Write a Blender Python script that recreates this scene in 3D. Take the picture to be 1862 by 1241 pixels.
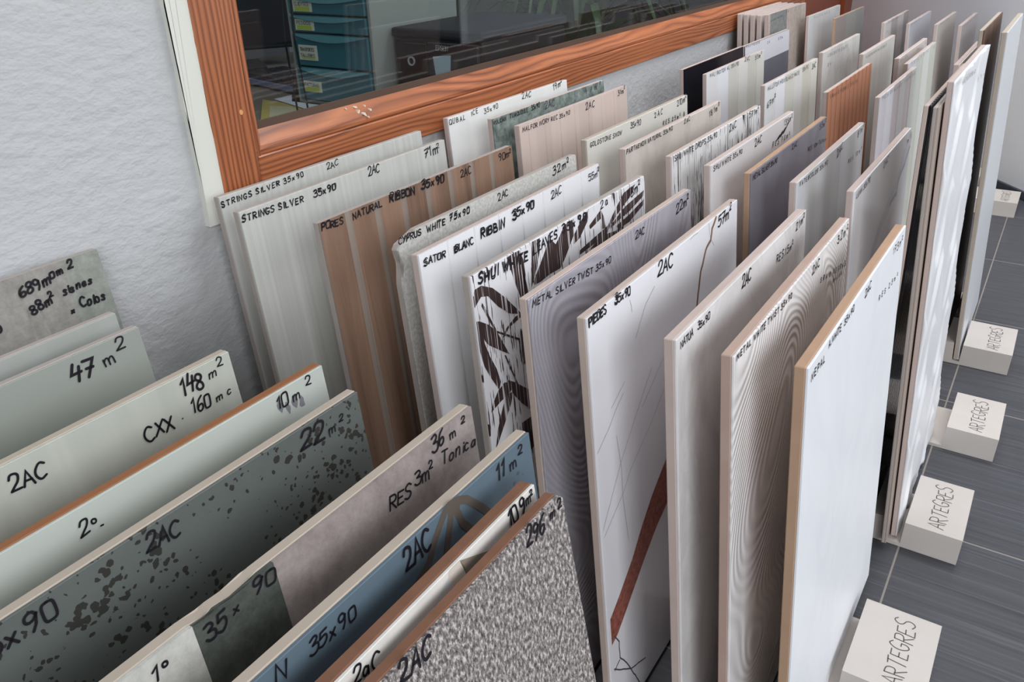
import bpy, bmesh, math, random
from mathutils import Matrix, Vector

# ---------------------------------------------------------------- clearing
for o in list(bpy.data.objects):
    bpy.data.objects.remove(o, do_unlink=True)
scene = bpy.context.scene
COL = scene.collection

# ---------------------------------------------------------------- camera
CAM_F, CAM_YAW, CAM_PITCH, CAM_ROLL = 1471.97, 0.981541, 0.481090, 0.026797
CAM_LOC = Vector((0.0, 0.0, 0.75328))
fwd = Vector((math.sin(CAM_YAW) * math.cos(CAM_PITCH), math.cos(CAM_YAW) * math.cos(CAM_PITCH), -math.sin(CAM_PITCH)))
rgt = fwd.cross(Vector((0, 0, 1))).normalized()
dwn = fwd.cross(rgt)
c_, s_ = math.cos(CAM_ROLL), math.sin(CAM_ROLL)
rx, dx = c_ * rgt + s_ * dwn, -s_ * rgt + c_ * dwn
cam_data = bpy.data.cameras.new('camera')
cam_data.sensor_width = 36.0
cam_data.lens = 36.0 * CAM_F / 1862.0
cam_data.clip_start = 0.02
cam = bpy.data.objects.new('camera', cam_data)
COL.objects.link(cam)
m3 = Matrix((rx, -dx, -fwd)).transposed()
cam.matrix_world = Matrix.Translation(CAM_LOC) @ m3.to_4x4()
scene.camera = cam

# ---------------------------------------------------------------- daylight and added fill lights
world = bpy.data.worlds.new('shop_daylight')
scene.world = world
world.use_nodes = True
wn = world.node_tree
wn.nodes.clear()
w_out = wn.nodes.new('ShaderNodeOutputWorld')
w_bg = wn.nodes.new('ShaderNodeBackground')
w_bg.inputs['Color'].default_value = (0.93, 0.96, 1.0, 1)
w_bg.inputs['Strength'].default_value = 0.10
wn.links.new(w_bg.outputs[0], w_out.inputs[0])

def area(name, loc, target, sx, sy, power, col):
    d = bpy.data.lights.new(name, 'AREA')
    d.shape = 'RECTANGLE'; d.size = sx; d.size_y = sy; d.energy = power; d.color = col
    o = bpy.data.objects.new(name, d); COL.objects.link(o)
    o.location = loc
    o.rotation_euler = (Vector(target) - Vector(loc)).to_track_quat('-Z', 'Y').to_euler()
    return o
area('shopfront_daylight', (1.7, -1.35, 1.2), (1.6, 0.4, 0.75), 2.8, 1.4, 27.0, (0.93, 0.96, 1.0))
area('key_window_daylight', (-1.05, -1.75, 1.55), (0.9, 0.3, 0.35), 1.3, 1.0, 56.0, (0.95, 0.97, 1.0))
area('side_fill', (-1.9, -0.95, 1.2), (1.5, 0.25, 0.3), 1.2, 1.0, 16.0, (0.93, 0.96, 1.0))  # added light from the left to lift tile edges and the end wall
area('overhead_fill', (1.6, -0.7, 2.4), (2.2, 0.5, 0.4), 1.0, 0.6, 16.0, (0.97, 0.98, 1.0))  # added overhead light, lifts the wall below the window and the rear racks
area('overhead_fill', (1.9, 0.2, 2.6), (2.3, 0.3, 0.3), 1.2, 0.6, 46.0, (0.97, 0.98, 1.0))  # added overhead light, aimed to brighten the white end wall
area('office_fill', (0.55, 1.5, 2.1), (1.6, 1.2, 0.45), 0.5, 0.9, 10.0, (0.92, 0.96, 1.0))  # added light that keeps drawer and printer fronts from going black

vs = scene.view_settings
vs.view_transform = 'Standard'
vs.look = 'None'
vs.gamma = 1.0
vs.use_curve_mapping = False
vs.exposure = -0.27

# ---------------------------------------------------------------- helpers
def lin(c):
    r = []
    for v in c[:3]:
        v = v / 255.0
        r.append(v / 12.92 if v <= 0.04045 else ((v + 0.055) / 1.055) ** 2.4)
    return (r[0], r[1], r[2], 1.0)

class Mat:
    def __init__(self, name, rough=0.5, spec=0.5, metal=0.0):
        self.m = bpy.data.materials.new(name)
        self.m.use_nodes = True
        self.nt = self.m.node_tree
        self.b = self.nt.nodes['Principled BSDF']
        self.b.inputs['Roughness'].default_value = rough
        self.b.inputs['Specular IOR Level'].default_value = spec
        self.b.inputs['Metallic'].default_value = metal
        self._v = None
    def n(self, t): return self.nt.nodes.new(t)
    def link(self, a, b): self.nt.links.new(a, b)
    def put(self, sock, v):
        if isinstance(v, (int, float)): sock.default_value = v
        elif isinstance(v, (tuple, list)): sock.default_value = v
        else: self.link(v, sock)
    def coord(self):
        if self._v is None: self._v = self.n('ShaderNodeTexCoord').outputs['Object']
        return self._v
    def map(self, scale=(1, 1, 1), rot=(0, 0, 0), loc=(0, 0, 0)):
        k = self.n('ShaderNodeMapping')
        self.link(self.coord(), k.inputs[0])
        k.inputs['Scale'].default_value = scale; k.inputs['Rotation'].default_value = rot
        k.inputs['Location'].default_value = loc
        return k.outputs[0]
    def noise(self, vec, scale, detail=3, rough=0.5, dist=0.0):
        k = self.n('ShaderNodeTexNoise')
        self.link(vec, k.inputs['Vector'])
        k.inputs['Scale'].default_value = scale; k.inputs['Detail'].default_value = detail
        k.inputs['Roughness'].default_value = rough; k.inputs['Distortion'].default_value = dist
        return k.outputs['Fac']
    def voro(self, vec, scale, feature='F1'):
        k = self.n('ShaderNodeTexVoronoi'); k.feature = feature
        self.link(vec, k.inputs['Vector']); k.inputs['Scale'].default_value = scale
        return k.outputs['Distance']
    def math(self, op, a, b=0.0, c=None):
        k = self.n('ShaderNodeMath'); k.operation = op
        self.put(k.inputs[0], a); self.put(k.inputs[1], b)
        if c is not None: self.put(k.inputs[2], c)
        return k.outputs[0]
    def sep(self, vec):
        k = self.n('ShaderNodeSeparateXYZ'); self.link(vec, k.inputs[0]); return k.outputs
    def ramp(self, fac, stops, interp='LINEAR'):
        k = self.n('ShaderNodeValToRGB'); self.link(fac, k.inputs[0])
        cr = k.color_ramp; cr.interpolation = interp
        while len(cr.elements) < len(stops): cr.elements.new(0.5)
        for e, (p, c) in zip(cr.elements, stops):
            e.position = p; e.color = lin(c) if len(c) == 3 else c
        return k.outputs[0]
    def mask(self, fac, lo, hi):
        k = self.n('ShaderNodeMapRange'); self.link(fac, k.inputs[0])
        k.inputs[1].default_value = lo; k.inputs[2].default_value = hi
        return k.outputs[0]
    def mix(self, fac, a, b):
        k = self.n('ShaderNodeMix'); k.data_type = 'RGBA'
        self.put(k.inputs[0], fac)
        self.put(k.inputs[6], lin(a) if isinstance(a, tuple) and len(a) == 3 else a)
        self.put(k.inputs[7], lin(b) if isinstance(b, tuple) and len(b) == 3 else b)
        return k.outputs[2]
    def color(self, c):
        if isinstance(c, tuple): self.b.inputs['Base Color'].default_value = lin(c)
        else: self.link(c, self.b.inputs['Base Color'])
        return self
    def bump(self, h, strength=0.5, dist=0.001):
        k = self.n('ShaderNodeBump'); self.link(h, k.inputs['Height'])
        k.inputs['Strength'].default_value = strength; k.inputs['Distance'].default_value = dist
        self.link(k.outputs[0], self.b.inputs['Normal'])
        return self

def mesh_obj(name, bm, mats, parent=None, smooth=False):
    me = bpy.data.meshes.new(name)
    bmesh.ops.recalc_face_normals(bm, faces=bm.faces[:])
    bm.to_mesh(me); bm.free()
    if not isinstance(mats, (list, tuple)): mats = [mats]
    for m in mats: me.materials.append(m.m if isinstance(m, Mat) else m)
    if smooth:
        for p in me.polygons: p.use_smooth = True
    o = bpy.data.objects.new(name, me); COL.objects.link(o)
    if parent is not None: o.parent = parent
    return o

def flat_obj(name, bm, mats, parent=None):        # ink and print: keep winding as made
    me = bpy.data.meshes.new(name)
    bm.to_mesh(me); bm.free()
    if not isinstance(mats, (list, tuple)): mats = [mats]
    for m in mats: me.materials.append(m.m if isinstance(m, Mat) else m)
    o = bpy.data.objects.new(name, me); COL.objects.link(o)
    if parent is not None: o.parent = parent
    return o

def empty(name, loc, rot=(0, 0, 0)):
    o = bpy.data.objects.new(name, None); COL.objects.link(o)
    o.empty_display_size = 0.05; o.location = loc; o.rotation_euler = rot
    return o

def tag(o, label=None, cat=None, group=None, kind=None):
    if label: o['label'] = label
    if cat: o['category'] = cat
    if group: o['group'] = group
    if kind: o['kind'] = kind
    return o

def box(bm, a, b, bevel=0.0, seg=1, mi=0):
    x0, y0, z0 = a; x1, y1, z1 = b
    v = [bm.verts.new(p) for p in ((x0, y0, z0), (x1, y0, z0), (x1, y1, z0), (x0, y1, z0), (x0, y0, z1), (x1, y0, z1), (x1, y1, z1), (x0, y1, z1))]
    fs = [bm.faces.new([v[i] for i in q]) for q in ((3, 2, 1, 0), (4, 5, 6, 7), (0, 1, 5, 4), (1, 2, 6, 5), (2, 3, 7, 6), (3, 0, 4, 7))]
    for f in fs: f.material_index = mi
    if bevel > 0:
        es = list({e for f in fs for e in f.edges})
        r = bmesh.ops.bevel(bm, geom=es, offset=bevel, segments=seg, affect='EDGES', profile=0.5)
        for f in r['faces']: f.material_index = mi
    return bm

def prism(bm, pts, axis, a, b, bevel=0.0, mi=0):
    """extrude a polygon along an axis; pts are the two other coordinates in order"""
    def P(q, t):
        return {'x': (t, q[0], q[1]), 'y': (q[0], t, q[1]), 'z': (q[0], q[1], t)}[axis]
    v0 = [bm.verts.new(P(q, a)) for q in pts]; v1 = [bm.verts.new(P(q, b)) for q in pts]
    f0 = bm.faces.new(v0); f1 = bm.faces.new(v1[::-1]); fs = [f0, f1]
    n = len(pts)
    for i in range(n): fs.append(bm.faces.new((v0[i], v1[i], v1[(i + 1) % n], v0[(i + 1) % n])))
    for f in fs: f.material_index = mi
    if bevel > 0:
        es = list({e for f in fs for e in f.edges})
        bmesh.ops.bevel(bm, geom=es, offset=bevel, segments=1, affect='EDGES', profile=0.5)
    big = [f for f in bm.faces if len(f.verts) > 4]
    if big: bmesh.ops.triangulate(bm, faces=big, ngon_method='EAR_CLIP')
    return bm

def tube(bm, pts, r, sides=8):
    rings = []
    for i, p in enumerate(pts):
        p = Vector(p)
        d = (Vector(pts[min(i + 1, len(pts) - 1)]) - Vector(pts[max(i - 1, 0)])).normalized()
        u = d.cross(Vector((0, 0, 1)))
        if u.length < 1e-4: u = d.cross(Vector((1, 0, 0)))
        u.normalize(); w = d.cross(u)
        rr = r[i] if isinstance(r, (list, tuple)) else r
        rings.append([bm.verts.new(p + rr * (math.cos(2 * math.pi * k / sides) * u + math.sin(2 * math.pi * k / sides) * w)) for k in range(sides)])
    for a, b in zip(rings, rings[1:]):
        for k in range(sides): bm.faces.new((a[k], a[(k + 1) % sides], b[(k + 1) % sides], b[k]))
    bm.faces.new(rings[0][::-1]); bm.faces.new(rings[-1])
    return bm

# ---------------------------------------------------------------- pen strokes
# list = straight strokes, tuple = curved stroke
GL = {
 'A': [[(0, 0), (.32, 1), (.62, 0)], [(.12, .36), (.52, .36)]],
 'B': [[(.05, 0), (.05, 1)], ((.05, 1), (.5, .98), (.52, .6), (.08, .53)), ((.08, .53), (.62, .5), (.6, .02), (.05, 0))],
 'C': [((.58, .88), (.3, 1.08), (0, .7), (0, .3), (.28, -.06), (.6, .12))],
 'D': [[(.05, 0), (.05, 1)], ((.05, 1), (.5, 1), (.64, .6), (.6, .25), (.4, 0), (.05, 0))],
 'E': [[(.55, 1), (.05, 1), (.05, 0), (.55, 0)], [(.05, .52), (.45, .52)]],
 'F': [[(.55, 1), (.05, 1), (.05, 0)], [(.05, .52), (.45, .52)]],
 'G': [((.58, .88), (.3, 1.08), (0, .7), (0, .3), (.28, -.06), (.58, .1), (.58, .42)), [(.58, .42), (.32, .42)]],
 'H': [[(.03, 0), (.03, 1)], [(.57, 0), (.57, 1)], [(.03, .5), (.57, .5)]],
 'I': [[(.12, 0), (.12, 1)]],
 'J': [((.45, 1), (.45, .2), (.3, -.08), (.02, .1))],
 'K': [[(.05, 0), (.05, 1)], [(.55, 1), (.08, .45), (.58, 0)]],
 'L': [[(.05, 1), (.05, 0), (.52, .02)]],
 'M': [[(0, 0), (.08, 1), (.36, .3), (.66, 1), (.74, 0)]],
 'N': [[(.03, 0), (.05, 1), (.55, 0), (.58, 1)]],
 'O': [((.3, 1), (0, .98), (-.02, .5), (.02, 0), (.32, -.02), (.64, .02), (.64, .6), (.58, 1), (.28, 1))],
 'P': [[(.05, 0), (.05, 1)], ((.05, 1), (.58, 1.02), (.6, .5), (.05, .46))],
 'Q': [((.3, 1), (0, .98), (-.02, .5), (.02, 0), (.32, -.02), (.64, .02), (.64, .6), (.58, 1), (.28, 1)), [(.4, .25), (.66, -.08)]],
 'R': [[(.05, 0), (.05, 1)], ((.05, 1), (.58, 1.02), (.6, .54), (.08, .5)), [(.2, .5), (.6, 0)]],
 'S': [((.55, .9), (.3, 1.1), (.0, .85), (.1, .58), (.48, .46), (.6, .2), (.35, -.08), (.0, .1))],
 'T': [[(0, 1), (.6, 1)], [(.3, 1), (.3, 0)]],
 'U': [((.03, 1), (.03, .3), (.1, -.04), (.5, -.04), (.57, .3), (.57, 1))],
 'V': [[(0, 1), (.3, 0), (.6, 1)]],
 'W': [[(0, 1), (.2, 0), (.4, .75), (.6, 0), (.8, 1)]],
 'X': [[(0, 0), (.56, 1)], [(.04, 1), (.56, 0)]],
 'Y': [[(0, 1), (.3, .5)], [(.6, 1), (.16, 0)]],
 'Z': [[(0, 1), (.56, 1), (0, 0), (.58, .02)]],
 '0': [((.28, 1), (.02, .95), (0, .5), (.04, .02), (.28, 0), (.54, .05), (.56, .5), (.52, .98), (.26, 1))],
 '1': [[(.02, .74), (.24, 1), (.22, 0)]],
 '2': [((.02, .76), (.12, 1.08), (.56, 1.0), (.5, .55), (.2, .25), (.0, .02)), [(.0, .02), (.58, .04)]],
 '3': [((.04, .92), (.4, 1.08), (.6, .78), (.22, .54)), ((.22, .54), (.66, .5), (.6, 0), (.2, -.06), (0, .12))],
 '4': [[(.12, 1), (.02, .42), (.56, .45)], [(.44, .78), (.4, -.05)]],
 '5': [[(.55, 1), (.1, .98), (.06, .58)], ((.06, .58), (.5, .68), (.62, .25), (.3, -.08), (0, .08))],
 '6': [((.46, 1), (.1, .75), (-.02, .25), (.2, -.05), (.54, .1), (.5, .45), (.2, .46), (.04, .25))],
 '7': [[(0, .96), (.56, 1), (.2, 0)], [(.14, .5), (.52, .52)]],
 '8': [((.3, .54), (.0, .7), (.08, 1), (.34, 1.04), (.54, .85), (.42, .6), (.1, .42), (-.02, .15), (.22, -.06), (.56, .08), (.5, .4), (.28, .54))],
 '9': [((.5, .8), (.34, 1.05), (.02, .92), (.06, .55), (.36, .5), (.54, .8)), [(.52, .8), (.46, .3), (.3, -.02)]],
 'm': [[(.03, .6), (.05, 0)], ((.05, .4), (.2, .66), (.36, .6), (.36, 0)), ((.36, .4), (.52, .66), (.68, .58), (.7, 0))],
 'n': [[(.03, .6), (.05, 0)], ((.05, .4), (.25, .68), (.44, .55), (.45, 0))],
 'x': [[(0, .02), (.42, .55)], [(.04, .55), (.42, 0)]],
 's': [((.38, .5), (.2, .64), (.02, .5), (.36, .2), (.3, -.02), (0, .04))],
 'i': [[(.08, 0), (.1, .5)], [(.1, .72), (.13, .78)]],
 'e': [((.04, .28), (.4, .34), (.36, .6), (.06, .55), (.0, .2), (.16, -.04), (.42, .1))],
 'o': [((.22, .58), (.0, .5), (.02, .05), (.24, -.02), (.44, .1), (.42, .5), (.2, .58))],
 'a': [((.4, .5), (.16, .64), (-.02, .25), (.12, -.04), (.34, .1), (.4, .5)), [(.4, .55), (.44, 0)]],
 'l': [[(.1, 1), (.08, 0)]],
 'c': [((.38, .5), (.16, .64), (-.02, .25), (.14, -.04), (.4, .1))],
 '.': [[(.05, 0), (.12, .06)]],
 '_': [[(0, 0), (.6, .05)]],
 ')': [((.0, 1), (.4, .8), (.4, .2), (.0, 0))],
 '/': [[(0, 0), (.4, 1)]],
}
ADV = {'I': .28, 'i': .25, 'l': .25, '1': .5, ' ': .38, '.': .25, 'M': .86, 'W': .92, 'm': .82, '/': .5}

def chaikin(pts, n=2):
    pts = [Vector(p) for p in pts]
    for _ in range(n):
        q = [pts[0]]
        for a, b in zip(pts, pts[1:]): q += [a * .75 + b * .25, a * .25 + b * .75]
        q.append(pts[-1]); pts = q
    return pts

def ribbon(bm, pts, w, put, mi=0):
    pts = [Vector((p[0], p[1])) for p in pts]
    q = [pts[0]]
    for p in pts[1:]:
        if (p - q[-1]).length > 1e-6: q.append(p)
    pts = q
    if len(pts) < 2: return
    d0 = (pts[1] - pts[0]).normalized(); d1 = (pts[-1] - pts[-2]).normalized()
    ext = [pts[0] - d0 * w * .45] + pts + [pts[-1] + d1 * w * .45]
    L, R = [], []
    n = len(ext)
    for i, p in enumerate(ext):
        a = (ext[i] - ext[i - 1]).normalized() if i > 0 else None
        b = (ext[i + 1] - ext[i]).normalized() if i < n - 1 else None
        if a is None: a = b
        if b is None: b = a
        nrm = Vector((-(a.y + b.y), a.x + b.x))
        if nrm.length < 1e-3: nrm = Vector((-a.y, a.x))
        nrm.normalize()
        k = 1.0 / max(.5, nrm.dot(Vector((-a.y, a.x))))
        hw = w * .5 * k * (.55 if i in (0, n - 1) else 1.0)
        L.append(bm.verts.new(put(p + nrm * hw))); R.append(bm.verts.new(put(p - nrm * hw)))
    for i in range(n - 1):
        f = bm.faces.new((R[i], R[i + 1], L[i + 1], L[i])); f.material_index = mi

def write(bm, text, a, b, h, put, width=None, rng=None, slant=.1):
    """pen writing along the line a-b (2-D), letters h high; put maps 2-D to 3-D"""
    a, b = Vector(a), Vector(b)
    L = (b - a).length; u = (b - a).normalized(); v = Vector((-u.y, u.x))
    total = sum(ADV.get(ch, .74) for ch in text) - .12
    sx = L / max(total, .2)
    x = 0.0
    w = width or min(max(h * .13, .0009), .0029)
    prev = ''
    for ch in text:
        adv = ADV.get(ch, .74)
        sup = ch in '2' and prev == 'm'                   # the raised 2 of square metres
        if ch != ' ':
            jx = jy = jr = 0.0; js = 1.0
            if rng: jx, jy, jr, js = rng.uniform(-.05, .05), rng.uniform(-.08, .08), rng.uniform(-.10, .10), rng.uniform(.86, 1.06)
            k = .6 if sup else 1.0
            for st in GL.get(ch, []):
                pts = chaikin(st) if isinstance(st, tuple) else [Vector(p) for p in st]
                out = []
                for p in pts:
                    px = k * (p.x + jx + slant * p.y + jr * p.y) * min(sx, h * 1.25) + x * sx
                    py = (p.y * js * k + jy + jr * p.x + (.62 if sup else 0)) * h
                    out.append(a + u * px + v * py)
                ribbon(bm, out, w * (.85 if sup else 1), put)
        x += adv; prev = ch

# ---------------------------------------------------------------- materials of the room
def mat_plaster():
    m = Mat('white_stucco_paint', .75, .2)
    v = m.coord()
    h = m.math('ADD', m.noise(m.map((1, 1, 1.6)), 55, 3, .55), m.math('MULTIPLY', m.noise(v, 15, 2), .6))
    m.color(m.mix(m.noise(v, 4, 3), (190, 192, 193), (200, 202, 204)))
    return m.bump(h, .42, .006)
def mat_wood(axis, dark=(112, 64, 42), light=(184, 114, 74), mid=(154, 90, 58)):
    m = Mat('stained_pine_' + axis, .36, .5)
    x, y, z = m.sep(m.coord())
    c = {'x': z, 'z': x}[axis]
    v = m.map({'x': (1.5, 1, 11), 'z': (9, 1, .55)}[axis], loc=(1.3, 0, 2.1))
    v2 = m.map({'x': (4, 1, 40), 'z': (40, 1, 4)}[axis])
    t = m.math('ADD', m.math('MULTIPLY', c, 95 if axis == 'x' else 150), m.math('ADD', m.math('MULTIPLY', m.noise(v, 1, 2, .4), 10.0 if axis == 'x' else 7.0), m.math('MULTIPLY', m.noise(v2, 1, 2), 1.9)))
    f = m.math('FRACT', t)
    ring = m.ramp(f, [(0.0, mid), (.35, light), (.66, mid), (.88, dark), (1.0, mid)])
    fine = m.noise(m.map({'x': (7, 1, 330), 'z': (330, 1, 7)}[axis]), 1, 3)
    big = m.noise(m.map({'x': (3, 1, 14), 'z': (14, 1, 2)}[axis], loc=(5, 0, 1)), 1, 2)
    col = m.mix(m.math('MULTIPLY', m.mask(fine, .45, .75), .4), ring, dark)
    col = m.mix(m.math('MULTIPLY', m.mask(big, .4, .7), .45), col, light)
    m.color(col)
    return m.bump(f, .12, .0006)
M_PLASTER = mat_plaster()
M_WOOD_X = mat_wood('x'); M_WOOD_Z = mat_wood('z')
M_DOOR = mat_wood('z', (112, 52, 32), (150, 76, 44), (132, 64, 38)); M_DOOR.m.name = 'stained_door_wood'
M_CAULK = Mat('white_caulk', .6, .3).color((222, 223, 214))
M_WHITE_WALL = Mat('smooth_white_paint', .7, .2)
M_WHITE_WALL.color(M_WHITE_WALL.mix(M_WHITE_WALL.noise(M_WHITE_WALL.coord(), 3, 2), (222, 226, 233), (228, 232, 238)))
M_FLECK = Mat('paint_flecks', .7).color((226, 218, 204))
M_BASEB = Mat('dark_baseboard', .45).color((62, 66, 76))
M_BEAD = Mat('dark_glazing_seal', .5).color((84, 66, 54))

def mat_floor():
    m = Mat('dark_streaked_floor_tiles', .42, .4)
    s = m.noise(m.map((170, 2.2, 1)), 1, 4, .65)
    s2 = m.noise(m.map((45, 1.2, 1), loc=(3, 1, 0)), 1, 3, .6)
    base = m.ramp(s, [(.25, (48, 49, 53)), (.52, (67, 68, 73)), (.75, (112, 113, 117))])
    base = m.mix(m.mask(s2, .35, .7), base, (74, 75, 80))
    x, y, z = m.sep(m.coord())
    def line(c, off, period, w):
        t = m.math('FRACT', m.math('DIVIDE', m.math('SUBTRACT', c, off), period))
        d = m.math('MULTIPLY', m.math('MINIMUM', t, m.math('SUBTRACT', 1.0, t)), period)
        return m.math('LESS_THAN', d, w)
    g = m.math('MAXIMUM', line(x, 1.02, .372, .0012), line(y, .035, .6, .0012))
    m.color(m.mix(g, base, (140, 132, 126)))
    return m.bump(m.math('SUBTRACT', s, g), .15, .001)
M_FLOOR = mat_floor()

# ---------------------------------------------------------------- room shell
YW = .772
bm = bmesh.new(); box(bm, (-2.2, -3.2, -.1), (5.0, YW + .06, 0))
tag(mesh_obj('floor', bm, M_FLOOR), 'dark grey streaked tile floor with thin grout lines', 'floor', kind='structure')

bm = bmesh.new()
WX0, WX1, WZ0, WZ1 = .565, 2.92, .473, 1.75       # window opening
box(bm, (-2.2, YW, 0), (WX0 - .012, YW + .12, 2.6))
box(bm, (WX0 - .012, YW, 0), (WX1, YW + .12, WZ0))
box(bm, (WX0 - .012, YW, WZ1), (WX1, YW + .12, 2.6))
box(bm, (WX1, YW, 2.05), (3.62, YW + .12, 2.6))
tag(mesh_obj('wall_window', bm, M_PLASTER), 'white stucco wall holding the wooden window', 'wall', kind='structure')

fx0, fy0, fx1, fy1 = 2.78, .087, 3.62, .772
dxl = math.hypot(fx1 - fx0, fy1 - fy0); ux, uy = (fx1 - fx0) / dxl, (fy1 - fy0) / dxl
bm = bmesh.new(); prism(bm, [(0 - .45, 0), (dxl + .1, 0), (dxl + .1, .1), (-.45, .1)], 'z', 0, 2.6)
o = mesh_obj('wall_far', bm, M_WHITE_WALL)
# local +y points away from the shop
o.matrix_world = Matrix(((ux, uy, 0, fx0), (uy, -ux, 0, fy0), (0, 0, 1, 0), (0, 0, 0, 1)))
tag(o, 'smooth white end wall behind the last rack', 'wall', kind='structure')
bm = bmesh.new(); box(bm, (-.45, -.008, 0), (dxl - .02, 0, .024), .002)
o2 = mesh_obj('baseboard_far', bm, M_BASEB); o2.matrix_world = o.matrix_world.copy()
tag(o2, 'low dark baseboard of the white end wall', 'baseboard', kind='structure')

# white caulked strip left of the window
bm = bmesh.new()
rng = random.Random(5)
zz = [WZ0 - .02 + i * (WZ1 - WZ0 + .02) / 60 for i in range(61)]
L_ = [(WX0 - .027 + rng.uniform(-.0012, .0012), z) for z in zz]; R_ = [(WX0 + rng.uniform(-.0008, .0012), z) for z in zz]
prism(bm, L_ + R_[::-1], 'y', YW - .008, YW + .002)
tag(mesh_obj('trim_1', bm, M_CAULK), 'white caulk strip along the left edge of the window', 'trim', kind='structure')

# window: frame of four members, bead, seal, glass
win = empty('window_1', (WX0, YW, WZ0)); tag(win, 'interior window with wide stained pine frame looking into an office', 'window', kind='structure')
FS, FR, FY0, FY1 = .054, .0415, -.010, .055     # stile width, rail width, front and back of the frame
W_, H_ = WX1 - WX0, WZ1 - WZ0
def member(name, quad, mat):
    bm = bmesh.new(); prism(bm, quad, 'y', FY0, FY1, .0015); return mesh_obj(name, bm, mat, win)
member('stile', [(0, 0), (FS, 0), (FS, H_), (0, H_)], M_WOOD_Z)
rail = member('rail', [(FS + .0005, 0), (W_, 0), (W_, FR), (FS + .0005, FR)], M_WOOD_X)
member('rail', [(FS + .0005, H_ - FR), (W_, H_ - FR), (W_, H_), (FS + .0005, H_)], M_WOOD_X)
member('stile', [(W_ - FS, FR + .0005), (W_, FR + .0005), (W_, H_ - FR - .0005), (W_ - FS, H_ - FR - .0005)], M_WOOD_Z)
# rounded bead that slopes back from the frame face to the glass
BP = [(-.006, -.0005), (-.0082, .002), (-.0085, .006), (-.0065, .0105), (-.001, .0145), (.006, .0195), (.0125, .0245), (.03, .0245), (.03, -.0005)]
bm = bmesh.new(); prism(bm, [(q[0], FR + q[1]) for q in BP], 'x', FS - .0004, W_ - FS)
bead_bottom = mesh_obj('glazing_bead', bm, M_WOOD_X, win)
bm = bmesh.new(); vq = [(FS + q[1] * .8, q[0] - .0004) for q in BP]; prism(bm, vq, 'z', FR - .0004, H_ - FR)
mesh_obj('glazing_bead', bm, M_WOOD_Z, win)
bm = bmesh.new(); box(bm, (FS, .0126, FR + .02), (W_ - FS, .0158, FR + .0335)); mesh_obj('glazing_seal', bm, M_BEAD, win)
bm = bmesh.new(); box(bm, (FS, .0126, FR + .0336), (FS + .021, .0158, H_ - FR)); mesh_obj('glazing_seal', bm, M_BEAD, win)
g = Mat('window_glass', .02)
g.nt.nodes.clear()
go = g.n('ShaderNodeOutputMaterial'); gm = g.n('ShaderNodeMixShader'); gt = g.n('ShaderNodeBsdfTransparent'); gg = g.n('ShaderNodeBsdfGlossy'); gf = g.n('ShaderNodeMath'); gl = g.n('ShaderNodeLayerWeight')
gt.inputs[0].default_value = (.86, .9, .9, 1); gg.inputs['Roughness'].default_value = .02; gf.operation = 'MULTIPLY_ADD'; gf.inputs[1].default_value = .16; gf.inputs[2].default_value = .02; gl.inputs[0].default_value = .5; g.link(gl.outputs['Facing'], gf.inputs[0])
g.link(gf.outputs[0], gm.inputs[0]); g.link(gt.outputs[0], gm.inputs[1]); g.link(gg.outputs[0], gm.inputs[2]); g.link(gm.outputs[0], go.inputs[0])
bm = bmesh.new(); box(bm, (FS + .004, .0159, FR + .004), (W_ - FS - .004, .0195, H_ - FR - .004))
mesh_obj('glass_pane', bm, g, win)
# flaked paint spots on the bottom rail
bm = bmesh.new(); rng = random.Random(3)
for (cx, cz, r) in ((.240, .0625, .0034), (.2375, .0575, .0036), (.2435, .0535, .004), (.259, .0565, .0028), (.2565, .0615, .0018), (.223, .0635, .0017), (.2455, .0505, .002)):
    k = 9; ang = rng.uniform(0, 6); ring = []
    for i in range(k):
        t = 2 * math.pi * i / k; rr = r * rng.uniform(.45, 1.15)
        x = rr * math.cos(t) * .55; z = rr * math.sin(t)
        ring.append((cx + x * math.cos(ang) - z * math.sin(ang), cz + x * math.sin(ang) + z * math.cos(ang)))
    ys = -.0065 + (cz - FR - .0105) * 1.38
    prism(bm, ring, 'y', ys - .0022, ys + .003)
mesh_obj('paint_fleck', bm, M_FLECK, bead_bottom)
bm = bmesh.new(); prism(bm, [(.0405 + .0025 * math.cos(t), .095 + .003 * math.sin(t)) for t in [i * .8 for i in range(8)]], 'y', FY0 - .0008, FY0 + .0004)
mesh_obj('paint_fleck', bm, Mat('bare_wood_spot', .6).color((222, 160, 104)), win)

# wooden door right of the window
door = empty('door_1', (WX1, YW, 0)); tag(door, 'reddish stained wooden door and jamb at the end of the window wall', 'door', kind='structure')
bm = bmesh.new(); box(bm, (.001, -.012, 0), (.17, .08, 2.049), .002); mesh_obj('jamb', bm, M_DOOR, door)
bm = bmesh.new(); box(bm, (.178, .004, .005), (.56, .044, 2.04), .002); mesh_obj('leaf', bm, M_DOOR, door)
bm = bmesh.new(); box(bm, (.568, -.012, 0), (.70, .08, 2.049), .002); mesh_obj('jamb', bm, M_DOOR, door)

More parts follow.
